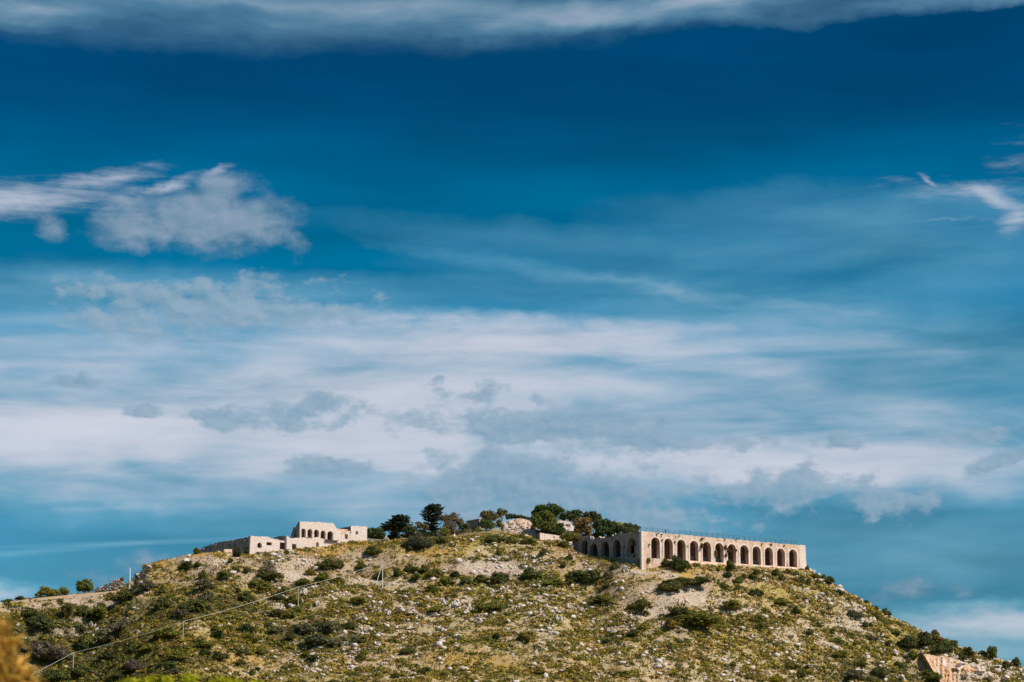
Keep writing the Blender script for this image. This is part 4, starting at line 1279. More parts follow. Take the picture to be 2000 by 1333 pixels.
tree('broadleaf_tree', 'tallest dense green tree at the highest point of the summit', 1072, 1040, 794, [(1058, 998, 14, 12), (1076, 995, 15, 11), (1090, 1000, 13, 10), (1048, 1004, 10, 8), (1099, 1010, 8, 8), (1070, 1008, 20, 10)], (0.036, 0.054, 0.012), .34, 24)
tree('broadleaf_tree', 'big leafy olive-green tree in front of the tallest tree', 1062, 1048, 778, [(1050, 1016, 13, 13), (1066, 1011, 14, 12), (1078, 1020, 12, 13), (1058, 1027, 18, 11), (1073, 1030, 15, 9)], (0.062, 0.070, 0.014), .34, 26)
tree('small_tree', 'small dark tree against the rubble bank', 1095, 1049, 777, [(1094, 1030, 8, 9), (1097, 1037, 9, 7), (1090, 1038, 8, 7)], (0.042, 0.050, 0.017), .28, 22)
tree('broadleaf_tree', 'dark tree just beyond the tallest summit tree', 1118, 1040, 792, [(1112, 1006, 10, 8), (1126, 1005, 11, 8), (1120, 1012, 14, 7)], (0.034, 0.044, 0.016), .32, 22)
tree('broadleaf_tree', 'brown-green tree crown behind the reddish tree', 1152, 1040, 792, [(1146, 1008, 10, 8), (1158, 1006, 9, 7), (1166, 1012, 9, 9), (1152, 1016, 14, 8)], (0.045, 0.046, 0.018), .32, 22)
tree('broadleaf_tree', 'reddish-brown tree beside the low end of the arcade', 1138, 1055, 778, [(1130, 1022, 11, 9), (1145, 1020, 11, 9), (1138, 1033, 15, 11), (1128, 1040, 9, 8), (1150, 1036, 9, 9)], (0.105, 0.066, 0.021), .32, 22, jitter=.9)
tree('broadleaf_tree', 'dark spreading tree behind the shaded side arches', 1182, 1055, 782, [(1168, 1026, 11, 11), (1182, 1024, 12, 10), (1195, 1029, 11, 9), (1176, 1038, 16, 9), (1195, 1038, 14, 7)], (0.030, 0.044, 0.015), .34, 24)
tree('broadleaf_tree', 'yellow-green tree crown showing over the dark tree', 1204, 1045, 796, [(1200, 1024, 7, 5), (1209, 1025, 8, 5), (1195, 1026, 7, 4)], (0.15, 0.13, 0.012), .28, 22)
tree('broadleaf_tree', 'dark flat-crowned tree at the corner of the arcade terrace', 1228, 1052, 780, [(1214, 1032, 10, 7), (1227, 1029, 11, 7), (1240, 1032, 10, 7), (1228, 1037, 18, 6)], (0.040, 0.046, 0.017), .32, 24)
tree('broadleaf_tree', 'rounded green tree standing beside the track', 165, 1160, 733, [(159, 1144, 11, 10), (170, 1141, 11, 10), (174, 1149, 9, 8), (160, 1151, 12, 6)], (0.062, 0.074, 0.016), .32, 24)
# yellow sunshade among the tree tops
g = P(1196, 1022, 798)
u = empty('sunshade', g + np.array([0, 0, -2.4]), 'small yellow sunshade among the dark tree crowns', 'sunshade')
mb = MB()
for k in range(8):
    a0, a1 = k * math.pi / 4, (k + 1) * math.pi / 4
    mb.poly((0, 0, 2.9), (math.cos(a0) * 1.0, math.sin(a0) * 1.0, 2.25), (math.cos(a1) * 1.0, math.sin(a1) * 1.0, 2.25))
mb.build('canopy', plain('yellow_canvas', (0.72, 0.46, 0.03)), u)
MB().tube([(0, 0, -1), (0, 0, 2.88)], .04).build('pole', M_WHITEPOLE, u)

def thicket(px, pb, w, h, y, tone, label):
    me = SHRUBS[int(rng.integers(8))]
    p = P(px, pb, y); s = pxm(y)
    top = max(v.co.z for v in me.vertices)
    o = link('thicket', me, None, None, p, rng.uniform(0, 6))
    o.scale = (w / s, w / s * .8, h / s / top); o.color = (*TONES[tone], 1)
    tag(o, label, 'shrub', 'thickets between the summit trees')


for a in ((742, 1058, 44, 18, 776, 'vdark', 'dark thicket beside the dark round tree'), (770, 1056, 46, 20, 782, 'dark', 'dark thicket right under the flat-topped cedar'), (800, 1055, 44, 20, 784, 'vdark', 'dark thicket after the flat-topped cedar'), (828, 1052, 44, 20, 786, 'dark', 'dark thicket before the tall cedar'),
          (852, 1051, 46, 20, 788, 'vdark', 'blackish thicket at the foot of the tall cedar'), (884, 1049, 50, 20, 786, 'brown', 'brownish thicket at the foot of the brown twiggy tree'), (912, 1046, 40, 16, 784, 'dark', 'dark thicket below the grey hut'), (934, 1042, 26, 14, 784, 'green', 'small green thicket at the corner of the grey hut'),
          (958, 1034, 44, 18, 788, 'brown', 'brown thicket under the brown-tinged olive tree'), (975, 1032, 26, 18, 786, 'olive', 'olive thicket against the pale podium'), (1040, 1050, 24, 22, 782, 'green', 'green thicket between the podium and the big leafy tree'), (1062, 1050, 56, 20, 781, 'dark', 'dark thicket under the big leafy tree'),
          (1090, 1052, 44, 18, 781, 'dark', 'dark thicket at the foot of the rubble bank'), (1112, 1060, 40, 22, 770.5, 'green', 'green thicket beside the reddish tree'), (1128, 1062, 36, 22, 769, 'olive', 'olive thicket at the end of the shaded side wall'), (1146, 1064, 50, 26, 780, 'brown', 'brown thicket under the reddish tree'), (1172, 1062, 50, 24, 782, 'dark', 'dark thicket behind the broken top of the side wall'),
          (1200, 1056, 50, 22, 784, 'vdark', 'blackish thicket behind the middle of the side wall'), (1228, 1050, 46, 18, 784, 'dark', 'dark thicket behind the corner of the terrace')):
    thicket(*a)

# ------------------------------------------------------------------ plants growing out of the masonry
def wall_plant(px, py, w, h, tone, label, side=False, hang=.3):
    if side:
        yl, zl = F1.side(px, py); p = F1.o + F1.uy * yl - F1.ux * .25 + np.array([0, 0, zl])
    else:
        xl, zl = F1.front(px, py); p = F1.o + F1.ux * xl - F1.uy * .30 + np.array([0, 0, zl])
    me = SHRUBS[int(rng.integers(8))]
    s = 6.3
    o = link('wall_plant', me, None, None, p - np.array([0, 0, .3 * h / s]), rng.uniform(0, 6))
    o.scale = (w / s * 1.05, w / s * .8, h / s * 1.35); o.color = (*TONES[tone], 1) if isinstance(tone, str) else (*tone, 1)
    tag(o, label, 'plant', 'plants rooted in the arcade masonry')


OCH = (0.20, 0.125, 0.035)
for a in ((1370, 1067, 13, 15, OCH, 'large tawny plant on the pier between the fourth and fifth front arches'), (1397, 1083, 7, 24, OCH, 'tall ochre plant hanging beside the sixth front arch'),
          (1416, 1071, 8, 12, 'brown', 'brown tuft high on the pier before the seventh front arch'), (1417, 1086, 7, 10, 'brown', 'brown tuft low on the pier before the seventh front arch'),
          (1422, 1074, 9, 18, OCH, 'tawny plant hanging in the opening of the seventh front arch'), (1437, 1076, 7, 8, OCH, 'small tawny tuft beyond the seventh front arch'),
          (1458, 1080, 8, 20, OCH, 'ochre plant trailing down beside the eighth front arch'), (1447, 1078, 4, 22, 'brown', 'thin brown creeper inside the eighth front arch'),
          (1266, 1096, 10, 15, 'olive', 'bushy olive plant low on the wall near the sharp corner'), (1267, 1064, 5, 5, 'olive', 'tiny olive tuft at the shoulder of the first front arch'),
          (1293, 1055, 4, 5, 'brown', 'tiny brown tuft between the first and second front arches'), (1317, 1060, 4, 7, 'brown', 'small brown tuft between the second and third front arches'), (1342, 1067, 4, 6, 'brown', 'small brown tuft between the third and fourth front arches'),
          (1283, 1043.5, 8, 3, 'brown', 'dry tuft above the first front arch'), (1292, 1044.5, 7, 3, 'brown', 'dry tuft under the parapet before the second front arch'), (1319, 1049, 3, 5, 'brown', 'dark tuft above and between the second and third arches'), (1326, 1047, 5, 3, 'brown', 'dry tuft above the third front arch'),
          (1371, 1052, 9, 5, 'brown', 'wide dry tuft above the fifth front arch'), (1505, 1064, 5, 6, 'olive', 'olive tuft above the tenth front arch'), (1488, 1062.5, 6, 3, 'brown', 'dry tuft above and before the tenth front arch'), (1531, 1066, 5, 3, 'brown', 'dry tuft above the eleventh front arch'), (1415, 1054, 5, 4, 'brown', 'dry tuft above the seventh front arch'), (1438, 1053, 5, 4, 'brown', 'dry tuft above the pier after the seventh arch')):
    wall_plant(*a)
wall_plant(1239, 1063, 12, 15, OCH, 'tawny bush on the shaded wall near the blocked arch', True)
wall_plant(1249, 1098, 8, 26, 'green', 'tall green creeper at the foot of the shaded wall', True)
wall_plant(1240, 1086, 6, 12, 'dark', 'dark plant inside the lower hole of the shaded wall', True)

# ------------------------------------------------------------------ person behind the terrace railing
def person():
    zt, xr = ARC[0], F1.front(1305, 1040)[0]
    base = F1.o + F1.ux * xr + F1.uy * 1.3 + np.array([0, 0, zt - .12])
    pts = {'pel': (0, 0, .92, .15, .12), 'bel': (0, .01, 1.08, .14, .11), 'che': (0, 0, 1.30, .17, .12), 'nek': (0, 0, 1.47, .06, .06), 'hd0': (0, -.01, 1.57, .085, .10), 'hd1': (0, -.01, 1.68, .08, .095),
           'lh': (.10, 0, .88, .09, .09), 'lk': (.11, -.02, .48, .065, .065), 'la': (.11, .02, .08, .05, .05), 'lt': (.12, -.14, .04, .04, .035),
           'rh': (-.10, 0, .88, .09, .09), 'rk': (-.11, -.05, .48, .065, .065), 'ra': (-.11, 0, .08, .05, .05), 'rt': (-.12, -.16, .04, .04, .035),
           'ls': (.20, 0, 1.40, .07, .07), 'le': (.25, .02, 1.12, .05, .05), 'lw': (.20, -.14, .96, .036, .036), 'rs': (-.20, 0, 1.40, .07, .07), 're': (-.26, .03, 1.12, .05, .05), 'rw': (-.22, -.12, .95, .036, .036)}
    ed = [('pel', 'bel'), ('bel', 'che'), ('che', 'nek'), ('nek', 'hd0'), ('hd0', 'hd1'), ('pel', 'lh'), ('lh', 'lk'), ('lk', 'la'), ('la', 'lt'), ('pel', 'rh'), ('rh', 'rk'), ('rk', 'ra'), ('ra', 'rt'), ('che', 'ls'), ('ls', 'le'), ('le', 'lw'), ('che', 'rs'), ('rs', 're'), ('re', 'rw')]
    ks = list(pts)
    me = bpy.data.meshes.new('person')
    me.from_pydata([pts[k][:3] for k in ks], [(ks.index(a), ks.index(b)) for a, b in ed], [])
    tmp = bpy.data.objects.new('tmp_body', me); C.objects.link(tmp)
    tmp.modifiers.new('skin', 'SKIN'); tmp.modifiers.new('sub', 'SUBSURF').levels = 1
    sv = me.skin_vertices[0].data
    for i, k in enumerate(ks): sv[i].radius = pts[k][3:]
    sv[0].use_root = True
    dg = bpy.context.evaluated_depsgraph_get()
    body = bpy.data.meshes.new_from_object(tmp.evaluated_get(dg))
    bpy.data.objects.remove(tmp)
    body.materials.clear()
    for m in (plain('dark_clothes', (.035, .04, .05)), plain('skin', (.5, .32, .24)), plain('dark_hair', (.03, .02, .015))): body.materials.append(m)
    for p in body.polygons:
        z = p.center.z; hand = abs(p.center.x) > .15 and z < 1.0
        p.material_index = (2 if (z > 1.66 or p.center.y > .03) else 1) if z > 1.5 else (1 if hand else 0)
        p.use_smooth = True
    o = link('person', body, None, None, base, ANG)
    tag(o, 'person in dark clothes standing behind the terrace railing', 'person')


person()

# ------------------------------------------------------------------ poles, cable, railings
def poles():
    spec = [(142, 1276, 1325, 'pale utility pole nearest the tawny shrub at the foot of the cable'), (357, 1214, 1253, 'pale utility pole second along the climbing cable'),
            (582, 1147, 1196, 'pale utility pole third along the climbing cable'), (747, 1098, 1151, 'pale end pole braced by a slanting stay on the mid slope')]
    tops = []
    for px, pt, pb, lab in spec:
        g = ground_at(px, pb); s = pxm(g[1]); h = (pb - pt) / s
        e = empty('utility_pole', g, lab, 'utility pole', group='poles carrying the cable up the hill')
        MB().tube([(0, 0, -.5), (0, 0, h)], [.13, .09], 8).build('shaft', M_POLE if px < 700 else M_WHITEPOLE, e)
        MB().box(-.45, .45, -.06, .06, h - .45, h - .33).build('crossarm', M_WOOD, e)
        for x in (-.38, .38): MB().tube([(x, 0, h - .34), (x, 0, h - .12)], .05, 6).build('insulator', M_WHITEPOLE, e)
        if px == 747:
            MB().tube([(-.15, 0, h * .93), (-2.0, -.6, 0.9)], .09, 6).build('stay', M_WHITEPOLE, e)
        tops.append(g + np.array([0, 0, h - .1]))
    chain = [P(-160, 1425, tops[0][1] - 40), ] + tops
    # the lowest span runs on to a pole outside the view
    names = ['lowest span of pale cable reaching the first utility pole', 'span of pale cable between the first and second utility poles', 'span of pale cable between the second and third utility poles', 'upper span of pale cable ending at the braced pole']
    for i in range(len(chain) - 1):
        a, b = chain[i], chain[i + 1]
        pts = [a + (b - a) * t - np.array([0, 0, 4 * t * (1 - t) * .5]) - a for t in np.linspace(0, 1, 15)]
        o = MB().tube([tuple(p) for p in pts], .052 if i < 3 else .045, 5).build('overhead_cable', M_CABLE, None, loc=a)
        tag(o, names[i], 'cable', 'spans of the overhead cable')
    # thin branch line
    a, b = tops[2], P(397, 1144, 741)
    pts = [(b - a) * t - np.array([0, 0, 4 * t * (1 - t) * .3]) for t in np.linspace(0, 1, 12)]
    tag(MB().tube([tuple(p) for p in pts], .03, 4).build('branch_wire', M_CABLE, None, loc=a), 'thin faint wire branching level from the third utility pole', 'cable')
    g = ground_at(253, 1152); s = pxm(g[1]); h = 42 / s
    e = empty('white_post', g, 'tall white concrete post on the skyline beside the broken wall', 'post')
    MB().tube([(0, 0, -.4), (-.02, 0, h * .5), (-.10, 0, h)], [.24, .19, .14], 8).build('shaft', M_WHITEPOLE, e)
    MB().box(-.3, .4, -.3, .3, -.3, .25).build('footing', M_PALE, e)
    g = ground_at(890, 1046)
    e = empty('lamp_post', g, 'short cream post beside the timber handrail on the summit', 'post')
    MB().tube([(0, 0, -.3), (0, 0, 2.7)], [.09, .07], 8).build('shaft', M_WHITEPOLE, e)
    MB().box(-.16, .16, -.16, .16, 2.7, 3.0).build('lamp_head', M_WHITEPOLE, e)

    def rail(name, label, px_pts, y, h, mat, n, bars=2):
        P3 = [P(a, b, y) for a, b in px_pts]
        base = P3[0].copy(); base[2] -= h
        e = empty(name, base, label, 'railing')
        seg = np.cumsum([0] + [np.linalg.norm(P3[i + 1] - P3[i]) for i in range(len(P3) - 1)])
        def at(t):
            return np.array([np.interp(t * seg[-1], seg, [p[k] for p in P3]) for k in range(3)]) - base
        for i in range(n):
            p = at(i / (n - 1))
            MB().tube([(p[0], p[1], p[2] - h - .4), (p[0], p[1], p[2])], .07, 6).build('post', mat, e)
        for j in range(bars):
            MB().tube([tuple(at(t) - np.array([0, 0, j * .45])) for t in np.linspace(0, 1, 8)], .06, 5).build('rail', mat, e)
    rail('timber_handrail', 'pale timber handrail along the summit path below the clipped bush', [(896, 1043.5), (925, 1041), (945, 1038.5), (985, 1037.5)], 772, 1.1, M_WOOD, 9)
    rail('timber_handrail', 'timber fence beside the short cream post', [(888, 1035), (920, 1035)], 778, 1.2, M_WOOD, 5, 3)
    rail('metal_handrail', 'pale grey handrail below the dark round tree', [(718, 1053), (732, 1054), (748, 1055.5)], 767.5, .7, M_WHITEPOLE, 4)
    rail('timber_handrail', 'low timber fence below the white summit boulders', [(750, 1056), (770, 1056.5), (790, 1055)], 767.5, .8, M_WOOD, 6)


poles()

# ------------------------------------------------------------------ stone features on the left brow
def left_brow():
    # broken dry-stone wall climbing to the post
    line = [(186, 1157, 5), (200, 1156, 9), (212, 1154, 13), (222, 1152, 18), (232, 1149, 20), (243, 1143, 18)]
    pts = [ground_at(a, b) for a, b, _ in line]
    base = pts[0]
    e = empty('broken_stone_wall', base, 'broken rough stone wall climbing towards the tall white post', 'wall')
    k = 0
    for i in range(len(pts) - 1):
        h0, h1 = line[i][2] / 6.4, line[i + 1][2] / 6.4
        for t in np.linspace(0, 1, 5)[:-1]:
            p = pts[i] + (pts[i + 1] - pts[i]) * t; h = h0 + (h1 - h0) * t
            z = 0.0
            while z < h:
                s_ = rng.uniform(.55, 1.15)
                o = link('stone', ROCKS[k % 9], None, e, p - base + np.array([rng.uniform(-.2, .2), rng.uniform(-.3, .3), z + s_ * .3]), rng.uniform(0, 6)); o.scale = (s_, s_, s_ * rng.uniform(.7, 1.2))
                o.color = (*(np.array([.62, .56, .51]) * rng.uniform(.45, 1.1)), 1); z += s_ * .62; k += 1
    # dark crag under the brow
    g = ground_at(268, 1150)
    e = empty('dark_crag', g, 'dark jagged crag beside the tall white post', 'rock')
    for i, (px, py, w, h, c) in enumerate(((266, 1125, 9, 16, .22), (262, 1133, 10, 12, .35), (272, 1128, 10, 14, .25), (280, 1124, 12, 12, .45), (285, 1116, 9, 12, .5), (258, 1138, 8, 10, .6), (275, 1138, 12, 14, .55), (269, 1122, 5, 5, 1.1), (290, 1108, 12, 12, .7))):
        p = P(px, py, g[1] + 1.2 - .12 * i)
        o = link('crag_block', ROCKS[i], None, e, p - g, rng.uniform(0, 6)); o.scale = (w / 6.3, w / 6.3, h / 6.3 * 1.3); o.color = (c, c * .97, c * .95, 1)
    place_shrub(267, 1119, 8, 8, 'vdark', label='small blackish bush on top of the dark crag')
    # track edge kerb on the left skyline
    xs = np.linspace(-330, 236, 80)
    mb = MB(); prev = None
    b0 = None
    for px in xs:
        py = np.interp(px, [-330, 0, 100, 140, 200, 236], [1203, 1178, 1164, 1159.5, 1157.5, 1156.5])
        yy = np.interp(px, [-330, 0, 236], [690, 720.5, 732])
        p = P(px, py, yy); p[2] = float(H(p[0], p[1]))
        if b0 is None: b0 = p.copy()
        p = p - b0
        cur = [p + np.array([0, -1.1, -.6]), p + np.array([0, -1.0, .30]), p + np.array([0, -.55, .36]), p + np.array([0, 2.5, .30])]
        if prev:
            for i in range(3): mb.poly(prev[i], cur[i], cur[i + 1], prev[i + 1])
        prev = cur
    o = mb.build('track', M_DIRT, None, loc=b0); tag(o, 'earth track with a low retaining edge along the skyline', kind='structure')


left_brow()

# ------------------------------------------------------------------ orange quarried cliff, lower right
def cliff():
    rows = 44
    def patch(topline, botline, n, seed, amp, bulge):
        V = []
        for j in range(rows + 1):
            k = j / rows
            for i in range(n + 1):
                t = i / n
                a = np.array([np.interp(t, [q[0] for q in topline], [q[m] for q in topline]) for m in (1, 2, 3)])
                b = np.array([np.interp(t, [q[0] for q in botline], [q[m] for q in botline]) for m in (1, 2, 3)])
                c = a + (b - a) * k
                c[1] += (1 - k) * (2.6 * mnoise.noise(Vector((c[0] * .11, seed, 2))) + 2.2 * mnoise.noise(Vector((c[0] * .37, seed, 5))))
                d = amp * (mnoise.noise(Vector((c[0] * .035, c[1] * .03, seed))) * 1.6 + mnoise.noise(Vector((c[0] * .16, c[1] * .06, seed + 2))) + .8 * abs(mnoise.noise(Vector((c[0] * .33, c[1] * .12, seed + 4)))) + .5 * mnoise.noise(Vector((c[0] * .8, c[1] * .5, seed + 6)))) * min(1, k * 6 + .2)
                V.append(P(c[0], c[1], c[2] + d - bulge * math.sin(k * math.pi / 2)))
        F_ = [(j * (n + 1) + i, j * (n + 1) + i + 1, (j + 1) * (n + 1) + i + 1, (j + 1) * (n + 1) + i) for j in range(rows) for i in range(n)]
        return np.array(V), F_
    def gy(px, py): return ground_at(px, py)[1]
    e0 = ground_at(1840, 1300)
    e = empty('orange_cliff', e0, 'orange-stained quarried rock face near the lowest corner of the hill', 'cliff')
    yA = gy(1797, 1275)
    edge = yA - 5.5
    # sunlit face
    tops = [(0, 1804, 1278, edge), (.18, 1832, 1282, edge + .6), (.3, 1850, 1283, edge + 1.2), (.42, 1870, 1289, edge + 1.5), (.62, 1905, 1303, edge + 1.5), (.8, 1950, 1318, edge + 1), (1, 2030, 1345, edge)]
    bots = [(0, 1838, 1338, edge - 6), (.3, 1880, 1372, edge - 8), (.6, 1930, 1392, edge - 9), (1, 2040, 1415, edge - 9)]
    V, F_ = patch(tops, bots, 110, 3, 1.0, 1.5)
    link('sunlit_face', np_mesh('sunlit_face', V - e0, np.array(F_)), M_ORANGE, e)
    # shaded left face
    topl = [(0, 1795, 1272, yA + 2.0), (1, 1804, 1278, edge)]
    botl = [(0, 1808, 1345, yA + 1.0), (1, 1838, 1338, edge - 6)]
    V2, F2 = patch(topl, botl, 14, 8, .35, .4)
    o = link('shaded_face', np_mesh('shaded_face', V2 - e0, np.array(F2)), M_ORANGE, e); o.color = (1.25, 1.0, .85, 1)  # bounced light on this face put into a brighter, oranger tint
    # top surface tying the edge back into the slope
    n = 111
    topv = V[:n] - e0
    back = topv + np.array([0, 5, .3])
    Fc = [(i, i + 1, n + i + 1, n + i) for i in range(n - 1)]
    link('cap', np_mesh('cap', np.concatenate([topv, back]), np.array(Fc)), M_ROCK, e)
    # pale pillar and loose blocks on the face
    for (px, py, w, h) in ((1860, 1272, 7, 20), (1864, 1288, 9, 18), (1872, 1300, 10, 16), (1846, 1280, 10, 9), (1800, 1274, 8, 10), (1900, 1300, 12, 14), (1915, 1312, 14, 12), (1945, 1310, 12, 16), (1930, 1322, 16, 12), (1965, 1325, 14, 12), (1885, 1318, 10, 14)):
        p = P(px, py, gy(px, py) - 2.0)
        k = link('rock_block', ROCKS[int(rng.integers(9))], None, e, p - e0, rng.uniform(0, 6)); k.scale = (w / 6.3 * 1.2, w / 6.3, h / 6.3 * 1.3); k.rotation_euler[1] = -.25
        k.color = (1, .95, .9, 1)


cliff()

# ------------------------------------------------------------------ shrubs that the photograph shows one by one
HAND = [(95, 1163, 40, 20, 'olive'), (125, 1160, 32, 15, 'green'), (78, 1165, 22, 13, 'green'), (38, 1172, 26, 8, 'dark'), (15, 1177, 26, 8, 'dark'), (245, 1176, 50, 24, 'dark'), (288, 1154, 56, 22, 'grey'), (315, 1193, 44, 28, 'dark'), (375, 1196, 62, 26, 'dark'), (405, 1177, 40, 24, 'grey'), (483, 1176, 34, 22, 'dark'),
        (130, 1206, 38, 28, 'dark'), (190, 1208, 60, 24, 'green'), (160, 1204, 30, 24, 'dark'), (60, 1206, 36, 22, 'dark'), (85, 1232, 52, 30, 'vdark'), (238, 1234, 50, 28, 'grey'), (165, 1266, 44, 26, 'dark'), (205, 1257, 42, 28, 'grey'), (213, 1288, 26, 20, 'vdark'), (100, 1292, 70, 40, 'purple'), (65, 1280, 40, 30, 'purple'), (155, 1322, 52, 26, 'dark'),
        (262, 1312, 42, 28, 'purple'), (320, 1246, 60, 24, 'green'), (235, 1325, 40, 18, 'dark'), (110, 1330, 60, 22, 'dark'), (290, 1275, 46, 18, 'green'), (395, 1265, 50, 18, 'green'), (425, 1240, 46, 18, 'olive'), (345, 1290, 50, 18, 'green'), (430, 1290, 30, 20, 'dark'), (470, 1300, 26, 14, 'dark'), (490, 1255, 50, 18, 'green'),
        (363, 1114, 28, 20, 'vdark'), (386, 1108, 16, 12, 'dark'), (396, 1131, 20, 18, 'dark'), (437, 1133, 36, 18, 'dark'), (460, 1118, 16, 13, 'dark'), (450, 1100, 14, 10, 'dark'), (482, 1119, 18, 11, 'dark'), (463, 1088, 19, 21, 'vdark'), (483, 1081, 10, 17, 'vdark'), (525, 1132, 46, 20, 'dark'), (500, 1144, 36, 15, 'green'), (385, 1075, 26, 12, 'green'),
        (560, 1083, 14, 10, 'green'), (640, 1113, 52, 22, 'dark'), (662, 1110, 26, 18, 'dark'), (705, 1113, 26, 16, 'dark'), (728, 1083, 46, 18, 'dark'), (630, 1136, 36, 18, 'green'), (604, 1124, 16, 14, 'olive'), (520, 1157, 40, 20, 'green'), (400, 1152, 40, 24, 'grey'), (575, 1180, 50, 18, 'green'), (556, 1160, 30, 16, 'green'), (590, 1145, 40, 16, 'green'), (660, 1140, 30, 14, 'green'),
        (818, 1072, 56, 22, 'bluegreen'), (800, 1077, 20, 12, 'dark'), (862, 1062, 24, 16, 'dark'), (760, 1055, 30, 12, 'green'), (975, 1089, 17, 15, 'dark'), (775, 1127, 26, 18, 'dark'), (803, 1119, 28, 18, 'dark'), (828, 1119, 26, 18, 'dark'), (812, 1135, 30, 16, 'green'), (860, 1127, 18, 12, 'dark'), (910, 1141, 26, 16, 'dark'), (978, 1140, 42, 24, 'dark'), (940, 1138, 30, 16, 'green'),
        (845, 1157, 32, 14, 'green'), (700, 1180, 42, 15, 'green'), (742, 1132, 26, 18, 'dark'), (960, 1192, 52, 22, 'green'), (968, 1249, 18, 13, 'vdark'), (870, 1143, 30, 14, 'green'), (640, 1238, 60, 26, 'grey'), (590, 1240, 50, 22, 'grey'), (620, 1258, 60, 20, 'grey'), (540, 1205, 36, 16, 'dark'), (565, 1206, 30, 14, 'green'), (655, 1262, 40, 16, 'grey'), (850, 1195, 30, 12, 'green'),
        (1140, 1139, 66, 26, 'vdark'), (1118, 1134, 30, 18, 'dark'), (1188, 1133, 22, 18, 'dark'), (1185, 1150, 18, 16, 'dark'), (1330, 1143, 60, 15, 'dark'), (1362, 1144, 56, 18, 'dark'), (1312, 1155, 50, 22, 'dark'), (1328, 1116, 33, 34, 'vdark'), (1303, 1107, 24, 17, 'vdark'), (1427, 1118, 24, 26, 'dark'), (1420, 1129, 18, 14, 'vdark'), (1403, 1116, 12, 8, 'olive'),
        (1476, 1125, 24, 13, 'dark'), (1470, 1134, 22, 14, 'dark'), (1443, 1140, 27, 14, 'dark'), (1453, 1130, 14, 10, 'dark'), (1515, 1125, 24, 15, 'dark'), (1528, 1134, 21, 13, 'dark'), (1538, 1121, 16, 11, 'olive'), (1553, 1125, 18, 11, 'dark'), (1566, 1137, 19, 13, 'dark'), (1440, 1156, 15, 14, 'dark'), (1480, 1162, 16, 12, 'dark'), (1415, 1150, 20, 12, 'green'), (1577, 1113, 9, 11, 'dark'), (1580, 1141, 18, 12, 'dark'), (1595, 1130, 20, 10, 'green'),
        (1180, 1177, 38, 16, 'green'), (1250, 1194, 54, 24, 'green'), (1325, 1203, 52, 19, 'dark'), (1355, 1224, 90, 26, 'green'), (1310, 1228, 40, 22, 'olive'), (1062, 1085, 26, 15, 'dark'), (1112, 1094, 18, 13, 'dark'), (1100, 1109, 14, 13, 'dark'), (1200, 1113, 19, 17, 'dark'), (1035, 1131, 50, 22, 'dark'), (1080, 1145, 40, 16, 'green'), (1430, 1192, 60, 20, 'green'), (1100, 1070, 30, 14, 'green'), (1030, 1063, 30, 12, 'dark'), (1000, 1062, 22, 14, 'dark'), (965, 1060, 40, 16, 'dark'), (1020, 1052, 14, 14, 'green'),
        (1555, 1199, 20, 15, 'vdark'), (1618, 1143, 26, 18, 'dark'), (1730, 1204, 26, 17, 'dark'), (1712, 1208, 18, 14, 'olive'), (1825, 1243, 17, 14, 'dark'), (1775, 1268, 36, 26, 'dark'), (1808, 1264, 36, 30, 'vdark'), (1840, 1276, 44, 28, 'vdark'), (1832, 1258, 34, 18, 'olive'), (1938, 1287, 28, 26, 'dark'), (1985, 1302, 20, 18, 'dark'), (1892, 1283, 30, 20, 'dark'), (1876, 1292, 24, 16, 'dark'), (1903, 1298, 18, 14, 'dark'), (1780, 1288, 26, 18, 'green'), (1705, 1253, 17, 12, 'purple'), (1630, 1255, 28, 11, 'green'), (1640, 1285, 40, 15, 'green'), (1715, 1320, 36, 20, 'dark'), (1755, 1307, 20, 16, 'dark'), (1665, 1327, 50, 20, 'grey'), (1820, 1330, 34, 24, 'dark'), (1515, 1334, 34, 14, 'bright'), (1545, 1306, 32, 14, 'green'), (1640, 1162, 16, 12, 'dark'), (1608, 1130, 14, 8, 'dark'), (1692, 1180, 12, 8, 'dark'), (1860, 1262, 30, 12, 'dark'), (1920, 1280, 20, 10, 'dark'), (1965, 1305, 26, 14, 'dark'), (1700, 1225, 14, 9, 'dark'), (1690, 1225, 16, 10, 'dark'), (1600, 1225, 16, 10, 'dark'), (1583, 1240, 20, 13, 'dark')]
for a in HAND:
    place_shrub(*a)
place_shrub(822, 1068, 58, 32, 'grey', mesh=TWIGS[0], label='wide grey bush of bare twigs below the white summit boulders')
place_shrub(523, 1126, 34, 34, 'purple', mesh=TWIGS[1], label='leafless grey bush standing out of a dark shrub below the round-holed wall')

